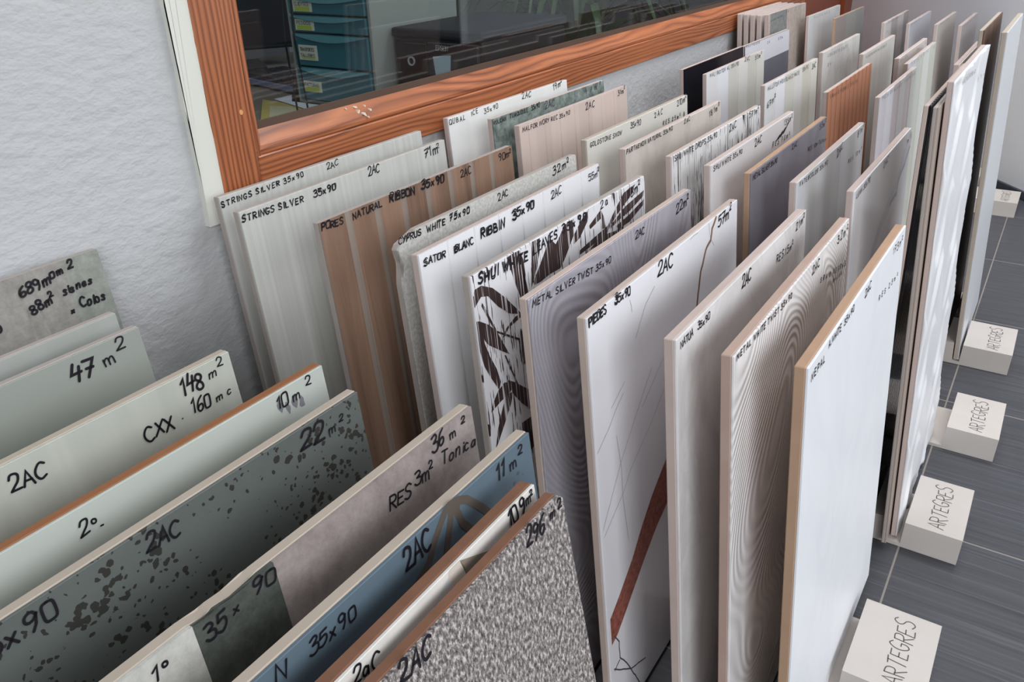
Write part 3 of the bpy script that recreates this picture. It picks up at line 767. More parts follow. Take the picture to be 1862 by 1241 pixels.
    ('Q4', 'g', '2AC', 0.2177, 0.4687, 0.251, 0.4694, 0.0091),
    ('Q4', 'q', '210m2', 0.3059, 0.4709, 0.3476, 0.4732, 0.0104),
    ('Q4', 'o', 'RES 25m2 B', 0.248, 0.4517, 0.3399, 0.4496, 0.0068),
    ('Q5', 'n', 'PARTHENON NATURAL 35x90', 0.0029, 0.4717, 0.1537, 0.4723, 0.0064),
    ('Q5', 'g', '2AC', 0.1964, 0.4716, 0.2198, 0.4735, 0.0072),
    ('Q5', 'q', '181m2', 0.2976, 0.4626, 0.3474, 0.4687, 0.0102),
    ('Q6', 'n', 'SHUI WHITE DROPS 35x90', 0.0065, 0.4692, 0.1582, 0.469, 0.0077),
    ('Q6', 'g', '2AC', 0.2064, 0.4636, 0.2377, 0.4659, 0.011),
    ('Q6', 'q', '571m2', 0.2943, 0.4678, 0.3442, 0.4692, 0.0099),
    ('Q7', 'n', 'SHUI WHITE 35x90', 0.0082, 0.4667, 0.115, 0.4646, 0.0068),
    ('Q7', 'g', '2AC', 0.1646, 0.4616, 0.193, 0.4622, 0.0112),
    ('Q7', 'q', '135m2', 0.2987, 0.463, 0.3469, 0.4633, 0.0089),
    ('Q7', 'o', 'RES 70m2', 0.245, 0.443, 0.3389, 0.4399, 0.0079),
    ('Q8', 'n', 'METAL SILVER 35x90', 0.0047, 0.4605, 0.1018, 0.4601, 0.0067),
    ('Q8', 'g', '2AC', 0.1679, 0.4605, 0.1926, 0.4614, 0.0074),
    ('Q8', 'q', '53m2', 0.3087, 0.4586, 0.3494, 0.4598, 0.0088),
    ('Q8', 'o', 'RES 10m Tonica', 0.2489, 0.4403, 0.354, 0.4339, 0.0063),
    ('Q9', 'n', 'WATERCOLOR 35x90', 0.0081, 0.4611, 0.1388, 0.457, 0.0059),
    ('Q9', 'g', '2AC', 0.1871, 0.4528, 0.216, 0.461, 0.011),
    ('Q9', 'q', '81m2', 0.3053, 0.4554, 0.3497, 0.4597, 0.0094),
    ('Q9', 'o', 'RES 10m2', 0.2569, 0.4295, 0.3465, 0.4284, 0.0062),
    ('Q10', 'n', 'LUNA 35x90', 0.0085, 0.4568, 0.0816, 0.4582, 0.007),
    ('Q10', 'g', '2AC', 0.1578, 0.4549, 0.1879, 0.4569, 0.0098),
    ('Q10', 'q', '1m2', 0.3134, 0.4507, 0.3606, 0.4507, 0.0069),
    ('P2', 'n', 'MALI BOTON AL 35x90', 0.0151, 0.4644, 0.181, 0.465, 0.0077),
    ('P2', 'g', '2AC', 0.2168, 0.4661, 0.2506, 0.4659, 0.01),
    ('P2', 'q', '53m2', 0.2858, 0.46, 0.3369, 0.4618, 0.0103),
    ('P3', 'n', 'MILLSTON PIEN BLANCO MATE', 0.012, 0.4609, 0.2141, 0.4593, 0.0077),
    ('P3', 'n', '35x90', 0.2348, 0.4609, 0.2789, 0.4614, 0.0084),
    ('P3', 'g', '2AC', 0.305, 0.4549, 0.3367, 0.4559, 0.0109),
    ('P3', 'q', '67m2', 0.012, 0.4294, 0.0663, 0.4345, 0.0127),
    ('P4', 'n', 'EBANO ROBLE 35x90', 0.0162, 0.4512, 0.2292, 0.4469, 0.0066),
    ('P5', 'n', 'PIEZA ON BLANCO', 0.0145, 0.4549, 0.1961, 0.4504, 0.0064),
    ('P5', 'g', '35x90 2AC', 0.2179, 0.4509, 0.3429, 0.4494, 0.006),
    ('O0', 'n', 'MALI NEGRO', 0.0066, 0.4696, 0.1094, 0.4679, 0.006),
    ('O0', 'g', '2A', 0.1649, 0.4586, 0.1909, 0.4593, 0.0064),
    ('O0', 'q', '35m', 0.2537, 0.4583, 0.2957, 0.4573, 0.0079),
    ('O1', 'n', 'CONCRETO 35x75', 0.0409, 0.4594, 0.2292, 0.4572, 0.0069),
    ('O1', 'g', '2A', 0.0458, 0.4389, 0.0792, 0.4401, 0.007),
    ('O2', 'n', 'GLAD BLANC MATE 35x9', 0.0238, 0.4568, 0.2491, 0.4553, 0.0063),
    ('O3', 'n', 'BALEA', 0.0144, 0.4603, 0.1017, 0.4608, 0.0071),
    ('O3', 'g', '2A', 0.2128, 0.4568, 0.2487, 0.457, 0.0059),
    ('O3', 'q', '6', 0.3228, 0.4588, 0.3619, 0.4591, 0.0074),
    ('O4', 'n', 'PIEZA M 2/16', 0.0384, 0.4602, 0.2492, 0.461, 0.0059),
    ('O4', 'g', '2', 0.3204, 0.4579, 0.3448, 0.4572, 0.0048),
    ('N1', 'n', 'PALMO 35 2', 0.0471, 0.4757, 0.2299, 0.4761, 0.0058),
    ('N1', 'q', '13', 0.2965, 0.4731, 0.3439, 0.4743, 0.0094),
    ('N3', 'n', 'CYPRUS 35x9', 0.0204, 0.4674, 0.214, 0.4696, 0.0063),
    ('N3', 'g', '2A', 0.0227, 0.4461, 0.0598, 0.4462, 0.0063),
    ('N4', 'n', 'NEVADA 35', 0.01, 0.4647, 0.1538, 0.4671, 0.0055),
    ('N5', 'n', 'BALI 35', 0.0436, 0.4658, 0.2069, 0.4635, 0.0055),
    ('N6', 'n', 'TERRA 35', 0.0363, 0.4587, 0.2127, 0.4575, 0.0055),
    ('N6', 'q', '18', 0.2494, 0.4583, 0.3386, 0.4601, 0.0073),
    ('K', 'q', '13', 0.1916, 0.5685, 0.2608, 0.5671, 0.0044),
    ('W', 'n', 'WAVE BLANC 30x60', 0.0137, 0.5813, 0.1373, 0.5763, 0.0044),
    ('W', 'q', '57m2', 0.1769, 0.5596, 0.308, 0.5524, 0.0051),
    ('N0', 'n', 'MARE BEIGE', 0.021, 0.495, 0.1297, 0.4991, 0.0046),
    ('N0', 'g', '2A', 0.1589, 0.5046, 0.1841, 0.505, 0.0055),
]
PRINT = {  # printed shapes on the glazes, local (u, z) in metres
    'leaf': [[(-0.0033, 0.4552), (0.0034, 0.4639), (0.0137, 0.4642), (0.0296, 0.4561), (0.0462, 0.441), (0.0655, 0.4205), (0.0702, 0.4144), (0.0527, 0.4218), (0.0353, 0.4356), (0.0216, 0.4512), (0.0117, 0.4543), (-0.0032, 0.4482)], [(0.0563, 0.4753), (0.0677, 0.4758), (0.0778, 0.4753), (0.0825, 0.4648), (0.0838, 0.4494), (0.0804, 0.4331), (0.0864, 0.4254), (0.0727, 0.4284), (0.067, 0.4435), (0.0623, 0.4601)], [(0.0993, 0.4771), (0.114, 0.4754), (0.1121, 0.4639), (0.104, 0.4483), (0.0953, 0.4375), (0.0917, 0.4327)], [(0.1097, 0.4493), (0.1315, 0.4698), (0.1417, 0.4603), (0.1482, 0.4644), (0.1617, 0.4743), (0.1803, 0.475), (0.178, 0.4582), (0.1672, 0.4487), (0.1566, 0.4394), (0.1465, 0.4332), (0.1259, 0.4342), (0.1084, 0.4327), (0.0974, 0.4336), (0.0953, 0.4375)], [(0.178, 0.4582), (0.1954, 0.4689), (0.2127, 0.476), (0.2078, 0.4636), (0.1898, 0.4512), (0.1767, 0.4489)], [(0.1881, 0.4385), (0.2185, 0.442), (0.2469, 0.445), (0.2542, 0.4461), (0.2661, 0.4546), (0.2939, 0.4709), (0.3134, 0.4727), (0.3246, 0.4733), (0.3085, 0.4617), (0.2769, 0.4515), (0.2575, 0.4434), (0.2496, 0.4372), (0.2142, 0.4349), (0.1875, 0.4338)], [(0.2575, 0.4434), (0.2962, 0.4546), (0.3468, 0.4603), (0.3442, 0.4537), (0.3071, 0.4462), (0.2798, 0.4436), (0.2572, 0.4401)], [(0.2719, 0.439), (0.3068, 0.4427), (0.346, 0.4496), (0.3434, 0.443), (0.306, 0.434), (0.2788, 0.4334)], [(0.2104, 0.4578), (0.2389, 0.4676), (0.2447, 0.4575), (0.2469, 0.445), (0.2398, 0.4454), (0.2377, 0.4579), (0.2132, 0.4537)], [(0.2071, 0.4322), (0.239, 0.4388), (0.2713, 0.4339), (0.2867, 0.4362), (0.2705, 0.4254), (0.2345, 0.43)], [(-0.0018, 0.4353), (0.005, 0.4338), (0.0177, 0.4252), (0.0283, 0.4141), (0.0347, 0.4019), (0.0441, 0.3836), (0.029, 0.3949), (0.014, 0.4064), (0.0091, 0.4132)], [(-0.0023, 0.4349), (0.0074, 0.4257), (0.0086, 0.4108), (0.0139, 0.3951), (0.0216, 0.3792), (0.0257, 0.3633), (0.0217, 0.3568), (0.0134, 0.3708), (0.0042, 0.3889), (-0.0038, 0.4059), (-0.0043, 0.423)], [(0.036, 0.3604), (0.0462, 0.3532), (0.0714, 0.3317), (0.0802, 0.3089), (0.0713, 0.309), (0.0555, 0.3249), (0.0438, 0.3399), (0.0397, 0.3492)], [(0.0309, 0.36), (0.0419, 0.3553), (0.0405, 0.3474), (0.0379, 0.3458), (0.0216, 0.3441), (0.0054, 0.3409), (0.009, 0.3479), (0.0195, 0.3566)], [(0.0311, 0.3464), (0.0434, 0.3444), (0.038, 0.3341), (0.0235, 0.3184), (0.0122, 0.307), (0.0055, 0.3012), (0.0122, 0.3188), (0.0219, 0.3339)], [(0.012, 0.4487), (0.0143, 0.4446), (0.0288, 0.4145), (0.0637, 0.3916), (0.0626, 0.3896), (0.0261, 0.414), (0.0105, 0.4462)], [(0.0691, 0.4153), (0.0598, 0.4157), (0.043, 0.4105), (0.0364, 0.4046), (0.0391, 0.4038), (0.0473, 0.4093), (0.0696, 0.4116)], [(0.0358, 0.3864), (0.0383, 0.3852), (0.0533, 0.3467), (0.0506, 0.3488)], [(-0.0006, 0.4593), (0.0112, 0.4547), (0.0084, 0.4527), (-0.0013, 0.4481)], [(0.0666, 0.4012), (0.0807, 0.3715), (0.0793, 0.3487), (0.0729, 0.3547), (0.0653, 0.3671), (0.0622, 0.3898)], [(0.0285, 0.448), (0.0404, 0.4434), (0.0555, 0.4295), (0.0669, 0.4162), (0.05, 0.4237), (0.0368, 0.4357)], [(-0.0051, 0.3038), (-0.0018, 0.3129), (-0.0016, 0.3025)], [(0.0922, 0.3809), (0.1087, 0.3559), (0.1087, 0.3223), (0.0967, 0.3464)], [(0.0748, 0.3072), (0.101, 0.3075), (0.1128, 0.2788), (0.0954, 0.2722)], [(0.0518, 0.3043), (0.069, 0.3026), (0.0735, 0.2686), (0.0524, 0.265)]],
    'band': [[(0.1712, 0.2636), (0.1446, 0.2492), (0.1075, 0.2263), (0.0851, 0.2086), (0.0573, 0.182), (0.0257, 0.1596), (0.0065, 0.1478), (0.0067, 0.1148), (0.0191, 0.1182), (0.043, 0.134), (0.0814, 0.1609), (0.1156, 0.1817), (0.1689, 0.2034)]],
    'crack': [[(0.0122, 0.1215), (0.0213, 0.106), (0.0208, 0.0857), (0.032, 0.0707), (0.0431, 0.0494), (0.0641, 0.0065)], [(0.008, 0.0812), (0.0358, 0.0563), (0.0431, 0.0494), (0.0774, 0.0331)], [(0.0103, 0.079), (0.0205, 0.0829)]],
    'hair': [[(0.0032, 0.3384), (0.0254, 0.3505), (0.0393, 0.3609), (0.0556, 0.3704)], [(0.004, 0.2552), (0.0142, 0.2679), (0.0447, 0.3043), (0.0854, 0.341), (0.1168, 0.3679)], [(0.0052, 0.2468), (0.0459, 0.2691), (0.0639, 0.2852), (0.1158, 0.3126), (0.1517, 0.3365)], [(0.0389, 0.336), (0.0451, 0.2992), (0.0448, 0.2673), (0.0524, 0.2102)], [(0.1278, 0.4457), (0.1079, 0.4359), (0.0957, 0.4235), (0.0856, 0.4121)], [(0.0764, 0.4517), (0.0787, 0.4458), (0.0796, 0.4396)], [(0.1456, 0.3668), (0.1219, 0.3531), (0.0928, 0.337)], [(0.2629, 0.4645), (0.268, 0.4466), (0.2784, 0.4355)], [(0.2338, 0.4632), (0.2221, 0.4641), (0.2129, 0.4624)], [(0.0593, 0.3802), (0.0446, 0.3734), (0.032, 0.3676)]],
    'gold': [[(0.2842, 0.4657), (0.273, 0.4557), (0.268, 0.4447), (0.2595, 0.4417), (0.2505, 0.4331), (0.2406, 0.4191), (0.2346, 0.4036), (0.2295, 0.3838)]],
    'petal': [[(0.2663, 0.4743), (0.2547, 0.4639), (0.2474, 0.4549), (0.2371, 0.4507)], [(0.2708, 0.4713), (0.2656, 0.4598), (0.2605, 0.4488)], [(0.2741, 0.4709), (0.2779, 0.4586), (0.2849, 0.4487), (0.2937, 0.4373)], [(0.269, 0.4755), (0.2769, 0.4739), (0.2843, 0.4699), (0.2919, 0.4621), (0.3015, 0.4494), (0.3103, 0.4349)], [(0.2671, 0.4744), (0.2718, 0.4736), (0.276, 0.4708)]],
    'tri': [[(0.2807, 0.4791), (0.3056, 0.4681), (0.3115, 0.46), (0.2884, 0.4609), (0.2831, 0.4687), (0.2827, 0.4744)]],
    'disc': [[(0.2831, 0.4701), (0.2821, 0.4682), (0.2807, 0.467), (0.2789, 0.4665), (0.277, 0.4668), (0.2751, 0.4678), (0.2735, 0.4695), (0.2723, 0.4716), (0.2715, 0.474), (0.2714, 0.4764), (0.2718, 0.4786), (0.2727, 0.4805), (0.2741, 0.4817), (0.2758, 0.4822), (0.2777, 0.482), (0.2796, 0.4811), (0.2812, 0.4795), (0.2825, 0.4773), (0.2833, 0.4749), (0.2835, 0.4724)]],
    'paler': [[(0.278, 0.48), (0.2603, 0.4717), (0.2549, 0.4684), (0.2613, 0.4642), (0.2742, 0.4651), (0.2719, 0.4758)]],
    'vein': [[(0.3576, 0.4531), (0.3077, 0.4341), (0.2847, 0.4167), (0.2581, 0.399), (0.2204, 0.3884), (0.1843, 0.3782), (0.1584, 0.3657), (0.1355, 0.3476)]],
    'vein2': [[(0.3581, 0.4387), (0.3186, 0.4226), (0.2796, 0.4092), (0.2754, 0.3907), (0.2291, 0.3876)]],
}

# ---------------------------------------------------------------- tile materials
def body(name, c, c2=None, sc=40):
    m = Mat(name, .85, .15)
    c = tuple(int(v * .95) for v in c)
    if c2: c2 = tuple(int(v * .95) for v in c2)
    m.color(m.mix(m.noise(m.coord(), sc, 3), c, c2 or tuple(max(0, x - 14) for x in c)))
    return m
B_GREY = body('grey_biscuit', (188, 178, 172))
B_BEIGE = body('beige_biscuit', (208, 190, 180))
B_TAN = body('tan_biscuit', (198, 166, 140))
B_PINK = body('pink_biscuit', (212, 194, 188))
B_TERRA = body('terracotta_biscuit', (186, 156, 142), (200, 178, 168), 22)
B_CREAM = body('cream_biscuit', (196, 184, 170))
B_BROWN = body('brown_biscuit', (142, 104, 84), (122, 88, 70), 90)
B_ORANGE = body('orange_biscuit', (160, 112, 80))
INK = Mat('black_marker_ink', .45).color((24, 22, 30))
INK_SOFT = Mat('worn_marker_ink', .5).color((72, 68, 76))
SMUDGE = Mat('smudged_ink', .6).color((120, 122, 128))

def glaze_plain(name, c, rough=.35, var=5, sc=6):
    m = Mat(name, rough, .4)
    return m.color(m.mix(m.noise(m.coord(), sc, 3), tuple(min(255, x + var) for x in c), tuple(x - var for x in c)))
def glaze_streak(name, a, b, sx=90, rough=.4, sz=1.5):
    m = Mat(name, rough, .4)
    f = m.noise(m.map((sx, 1, sz)), 1, 4, .6)
    return m.color(m.ramp(f, [(.3, a), (.7, b)]))
def glaze_speckle(name, a, b, sc=220, rough=.6, bump=.2, a2=None):
    m = Mat(name, rough, .3)
    f = m.noise(m.coord(), sc, 4, .7)
    c = m.ramp(f, [(.36, a), (.62, b)])
    if a2: c = m.mix(m.mask(m.noise(m.coord(), 14, 3), .42, .62), c, a2)
    m.color(c)
    return m.bump(f, bump, .001) if bump else m
def glaze_spots(name, base, base2, spot, dens=.30, lo=.50, fade=1.0, sc=155):
    m = Mat(name, .5, .3)
    v = m.coord()
    b = m.mix(m.noise(v, 14, 5, .65), base, base2)
    wv = m.n('ShaderNodeVectorMath'); wv.operation = 'ADD'
    nz = m.n('ShaderNodeTexNoise'); m.link(v, nz.inputs['Vector']); nz.inputs['Scale'].default_value = 260
    sc_ = m.n('ShaderNodeVectorMath'); sc_.operation = 'SCALE'; m.link(nz.outputs['Color'], sc_.inputs[0]); sc_.inputs['Scale'].default_value = .004
    m.link(v, wv.inputs[0]); m.link(sc_.outputs[0], wv.inputs[1])
    d = m.voro(wv.outputs[0], sc)
    cl = m.mask(m.noise(m.map((1, 1, 1), loc=(3, 2, 5)), 19, 4, .6), lo, lo + .16)
    d2 = m.noise(v, 70, 2)
    s = m.math('LESS_THAN', d, m.math('MULTIPLY', m.math('MULTIPLY', cl, dens * 2.0), m.mask(d2, .3, .7)))
    return m.color(m.mix(m.math('MULTIPLY', s, fade), b, spot))
def glaze_bands(name, cols, period, rough=.35, fine=None, blur=.04, off=0.0):
    m = Mat(name, rough, .4)
    x, y, z = m.sep(m.coord())
    t = m.math('FRACT', m.math('DIVIDE', m.math('ADD', x, off), period))
    n = len(cols); st = []
    for i, c in enumerate(cols):
        st += [(max(0, i / n + blur / n), c), (min(1, (i + 1) / n - blur / n), c)]
    c = m.ramp(t, st)
    if fine: c = m.mix(m.math('MULTIPLY', m.noise(m.map((160, 1, 2)), 1, 3), fine[1]), c, fine[0])
    return m.color(c)
def glaze_contour(name, a, b, n=230, rough=.3, metal=0.0, loc=(0, 0, 0), sc=(5.5, 1, 3.2), bstr=.7):
    m = Mat(name, rough, .5, metal)
    f = m.noise(m.map(sc, loc=loc), 1, 1.0, .35, .3)
    s = m.math('SINE', m.math('MULTIPLY', f, n))
    h = m.math('ADD', m.math('MULTIPLY', s, .5), .5)
    m.color(m.mix(h, a, b))
    return m.bump(h, bstr, .0012)
def glaze_wood(name, dark, light, rough=.5):
    m = Mat(name, rough, .3)
    f = m.noise(m.map((38, 1, 2.2)), 1, 5, .65, .6)
    g_ = m.noise(m.map((240, 1, 6)), 1, 3, .6)
    c = m.ramp(f, [(.25, dark), (.55, light), (.8, tuple(min(255, x + 14) for x in light))])
    m.color(m.mix(m.math('MULTIPLY', g_, .45), c, dark))
    return m.bump(g_, .2, .0006)
def glaze_drips(name, base, ink, th=.565, sx=330, sz=26):
    m = Mat(name, .45, .35)
    f = m.noise(m.map((sx, 1, sz)), 1, 2, .6)
    f2 = m.noise(m.map((sx * .55, 1, sz * .16), loc=(2, 0, 3)), 1, 3, .6)
    k = m.noise(m.map((16, 1, 7), loc=(4, 0, 1)), 1, 2)
    kk = m.math('MULTIPLY', m.math('SUBTRACT', k, .5), .28)
    s1 = m.mask(m.math('ADD', f, kk), th + .06, th + .08)
    s2 = m.mask(m.math('ADD', f2, kk), th + .07, th + .09)
    return m.color(m.mix(m.math('MAXIMUM', s1, s2), base, ink))
def glaze_marble(name, base, vein, amt=.35, rough=.18, sc=5.0, loc=(0, 0, 0)):
    m = Mat(name, rough, .5)
    f = m.noise(m.map((1.6, 1, .9), rot=(0, .5, 0), loc=loc), sc, 5, .6, 1.2)
    s = m.math('SUBTRACT', 1.0, m.mask(m.math('ABSOLUTE', m.math('SUBTRACT', f, .5)), 0.0, .07))
    s2 = m.mask(m.noise(m.map((1, 1, 1), loc=loc), sc * .8, 3), .5, .75)
    return m.color(m.mix(m.math('MULTIPLY', m.math('ADD', m.math('MULTIPLY', s, .5), s2), amt), base, vein))
def glaze_zones(name, cuts, cols, rough=.55, tex=None):
    """flat colour fields side by side across the tile: cuts in metres from its left edge"""
    m = Mat(name, rough, .3)
    x, y, z = m.sep(m.coord())
    c = lin(cols[0])
    n1 = m.noise(m.coord(), 55, 6, .8)
    n1 = m.mask(n1, .25, .75)
    def tx(col): return m.mix(n1, tuple(min(255, k + 24) for k in col), tuple(max(0, k - 26) for k in col))
    c = tx(cols[0])
    for q, col in zip(cuts, cols[1:]): c = m.mix(m.math('GREATER_THAN', x, q), c, tx(col))
    return m.color(c)

G = {}
G['T1'] = glaze_streak('silver_streak_glaze', (186, 187, 182), (202, 203, 198), 150)
G['T2'] = G['T1']
G['T3'] = glaze_wood('brown_wood_glaze', (104, 82, 70), (156, 126, 106))
GROOVE = glaze_plain('grey_groove', (150, 138, 128))
G['T4'] = glaze_speckle('grey_stone_glaze', (176, 176, 172), (208, 207, 202), 260, .7, .25)
G['T5'] = glaze_plain('satin_white_ribs', (234, 235, 238), .3, 3)
G['T6'] = glaze_drips('white_glaze_dark_drips', (226, 226, 230), (58, 46, 46), .545)
m = Mat('dark_brown_leaf_print', .5, .3)
m.color(m.mix(m.mask(m.noise(m.map((300, 1, 5)), 1, 3, .7), .555, .60), (62, 48, 48), (214, 210, 212)))
LEAFP = m
G['T7'] = glaze_contour('silver_twist_glaze', (172, 169, 178), (182, 179, 188), 330, .3, .15, (1.3, 0, 2.0), bstr=.4)
G['T8'] = glaze_marble('white_cracked_glaze', (234, 235, 240), (196, 196, 204), .12, .2, 4)
BANDP = glaze_speckle('rust_brown_band', (122, 66, 56), (164, 104, 92), 160, .4, 0)
CRACKP = Mat('dark_crack_print', .4).color((84, 76, 80))
HAIRP = Mat('hairline_print', .4).color((140, 136, 140))
GOLDP = Mat('gold_vein_print', .35).color((148, 116, 88))
G['T9'] = glaze_marble('soft_white_marble', (232, 231, 231), (172, 166, 166), .45, .25, 5, (2, 0, 4))
G['T10'] = glaze_contour('white_twist_glaze', (228, 226, 226), (242, 240, 240), 520, .3, 0, (4.2, 0, .4), (4.5, 1, 3), .6)
G['T11'] = glaze_marble('bright_white_marble', (240, 242, 246), (208, 211, 218), .22, .42, 4, (7, 0, 1))
G['Q1'] = glaze_streak('ice_white_glaze', (222, 224, 222), (230, 231, 229), 30)
G['Q2'] = glaze_speckle('dark_green_grey_stone', (86, 98, 94), (142, 152, 146), 60, .6, .1)
G['Q3'] = glaze_bands('ivory_planks', [(212, 194, 186), (205, 188, 180), (214, 197, 189)], .132, .45, ((186, 166, 158), .3))
G['Q4'] = glaze_spots('snow_stone_glaze', (216, 214, 206), (206, 203, 196), (150, 142, 136), .2, .58, .8)
G['Q5'] = glaze_marble('beige_stone_glaze', (208, 200, 192), (158, 152, 146), .45, .5, 6, (1, 0, 6))
G['Q6'] = glaze_drips('white_glaze_black_drips', (228, 228, 228), (54, 52, 56), .52)
G['Q7'] = glaze_plain('plain_white_glaze', (222, 220, 222), .35, 4)
G['Q8'] = glaze_contour('dark_silver_glaze', (148, 146, 156), (156, 153, 164), 60, .3, .3, (2, 0, 2), bstr=.15)
G['Q9'] = glaze_bands('watercolor_glaze', [(226, 230, 234), (206, 210, 210), (230, 233, 236), (196, 198, 198), (210, 214, 218)], .21, .3, ((180, 180, 182), .35), .3)
G['Q10'] = glaze_marble('white_marble_grey_vein', (238, 239, 242), (214, 216, 222), .2, .15, 4, (3, 0, 3))
VEIN = Mat('soft_grey_vein', .25).color((208, 210, 216)); VEIN2 = Mat('grey_vein', .25).color((178, 180, 188))
G['P1'] = glaze_plain('glossy_black_glaze', (22, 22, 30), .12, 2)
G['P2'] = glaze_bands('offwhite_ribbon_glaze', [(222, 222, 224), (226, 228, 234), (206, 205, 198), (216, 215, 210), (200, 199, 190), (212, 211, 204)], .36, .4)
G['P3'] = glaze_bands('white_ribbon_glaze', [(226, 228, 228), (238, 240, 246), (218, 218, 210), (226, 226, 222), (212, 210, 198), (222, 221, 212)], .36, .4)
G['P4'] = glaze_bands('orange_wood_strips', [(204, 148, 118), (204, 148, 118), (200, 142, 112), (196, 140, 110), (146, 96, 74)], .034, .5, ((150, 98, 74), .5), .25)
G['P5'] = glaze_bands('pale_ribbon_glaze', [(216, 214, 220), (228, 230, 238), (206, 198, 200), (218, 216, 216), (200, 190, 190), (206, 208, 200)], .36, .4)
G['P6'] = glaze_plain('cream_glaze', (214, 206, 198))
G['O0'] = glaze_plain('slate_blue_glaze', (104, 106, 116), .35, 10, 14)
STRIP = Mat('white_tape_strip', .6).color((206, 206, 212))
G['O1'] = glaze_marble('cement_white_glaze', (206, 204, 200), (150, 146, 146), .5, .5, 5, (8, 0, 2))
G['O2'] = glaze_streak('matt_white_glaze', (202, 200, 194), (214, 212, 206), 20)
G['O3'] = glaze_plain('cream_white_glaze', (214, 205, 200), .4, 6)
G['O4'] = glaze_bands('pale_green_ribbon_glaze', [(222, 222, 226), (206, 208, 198), (220, 221, 214), (196, 198, 186)], .36, .4)
G['N1'] = glaze_streak('grey_white_gloss', (208, 212, 214), (218, 221, 222), 25, .2)
G['N2'] = glaze_bands('grey_beige_glaze', [(150, 140, 136), (150, 150, 146), (142, 142, 140)], .36, .5)
G['N3'] = glaze_bands('grey_ribbed_glaze', [(206, 202, 200), (176, 170, 170), (200, 196, 194), (160, 156, 156)], .36, .5)
G['N4'] = glaze_plain('bluish_white_glaze', (200, 202, 210), .3, 6)
G['N5'] = glaze_plain('warm_white_glaze', (200, 196, 190), .4, 5)
G['N6'] = glaze_plain('rosy_grey_glaze', (190, 184, 184), .4, 6)
G['N7'] = glaze_plain('beige_matt_glaze', (196, 182, 168), .5, 6)
G['A0'] = glaze_bands('grey_ribbed_stone', [(176, 172, 164), (176, 172, 164), (180, 176, 168)], .40, .6)
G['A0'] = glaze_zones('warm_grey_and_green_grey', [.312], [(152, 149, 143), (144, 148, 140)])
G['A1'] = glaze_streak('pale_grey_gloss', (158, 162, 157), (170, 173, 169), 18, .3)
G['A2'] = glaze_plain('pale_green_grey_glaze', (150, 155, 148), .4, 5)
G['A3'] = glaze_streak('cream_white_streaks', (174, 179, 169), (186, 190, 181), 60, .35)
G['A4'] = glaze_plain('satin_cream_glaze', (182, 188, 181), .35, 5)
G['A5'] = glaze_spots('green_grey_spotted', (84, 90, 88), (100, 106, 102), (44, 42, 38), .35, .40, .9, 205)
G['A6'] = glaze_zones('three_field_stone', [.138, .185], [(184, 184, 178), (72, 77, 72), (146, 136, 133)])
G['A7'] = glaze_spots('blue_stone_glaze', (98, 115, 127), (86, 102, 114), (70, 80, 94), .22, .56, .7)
PETAL = glaze_plain('taupe_petal_print', (92, 83, 76), .5, 8, 40)
G['A8'] = glaze_streak('white_geometric_glaze', (212, 209, 203), (222, 219, 214), 70, .4)
TRI = glaze_plain('olive_triangle_print', (138, 128, 116), .5, 6, 30); DISC = glaze_plain('beige_disc_print', (206, 196, 184)); PALER = glaze_plain('pale_grey_field', (204, 203, 200))
m = Mat('salt_and_pepper_granite', .6, .4)
f = m.noise(m.map((1, 1, .55), rot=(0, .6, 0)), 520, 3, .7)
m.color(m.ramp(f, [(.36, (70, 64, 63)), (.5, (128, 121, 118)), (.64, (205, 199, 195))])); m.bump(f, .5, .0012)
G['A9'] = m
G['W'] = glaze_plain('wave_white_glaze', (232, 233, 236), .35, 2)
G['G'] = glaze_plain('pale_grey_gloss_panel', (212, 214, 218), .35, 2)
G['K'] = glaze_wood('dark_bark_wood', (72, 56, 48), (120, 94, 78))
m = Mat('black_ribbed_glaze', .15); m.color((18, 18, 22)); x, y, z = m.sep(m.coord())
m.bump(m.math('ABSOLUTE', m.math('SINE', m.math('MULTIPLY', x, 260))), .8, .002)
G['B'] = m
G['C'] = glaze_plain('taupe_glaze', (170, 156, 146))
G['N0'] = glaze_zones('grey_patch_and_beige_strips', [.02, .165, .235, .30], [(176, 162, 154), (126, 128, 126), (176, 162, 154), (168, 158, 148), (178, 166, 158)])

BODY = {'T1': B_GREY, 'T2': B_GREY, 'T3': B_GREY, 'T4': B_GREY, 'T5': B_PINK, 'T6': B_GREY, 'T7': B_BEIGE, 'T8': B_BEIGE, 'T9': B_PINK, 'T10': B_TERRA, 'T11': B_TAN,
        'A3': B_CREAM, 'A4': B_ORANGE, 'A5': B_CREAM, 'A6': B_CREAM, 'A7': B_CREAM, 'A8': B_BROWN, 'A9': B_BROWN, 'W': B_PINK, 'B': B_BEIGE, 'C': B_GREY, 'G': B_CREAM, 'K': B_CREAM,
        'Q4': B_CREAM, 'Q8': B_TAN, 'P4': B_PINK, 'N2': B_TAN}
THICK = {'A8': .010, 'A9': .009, 'B': .007, 'C': .006, 'G': .009, 'K': .008, 'W': .0078, 'T10': .0105, 'T11': .0105, 'T9': .0105}

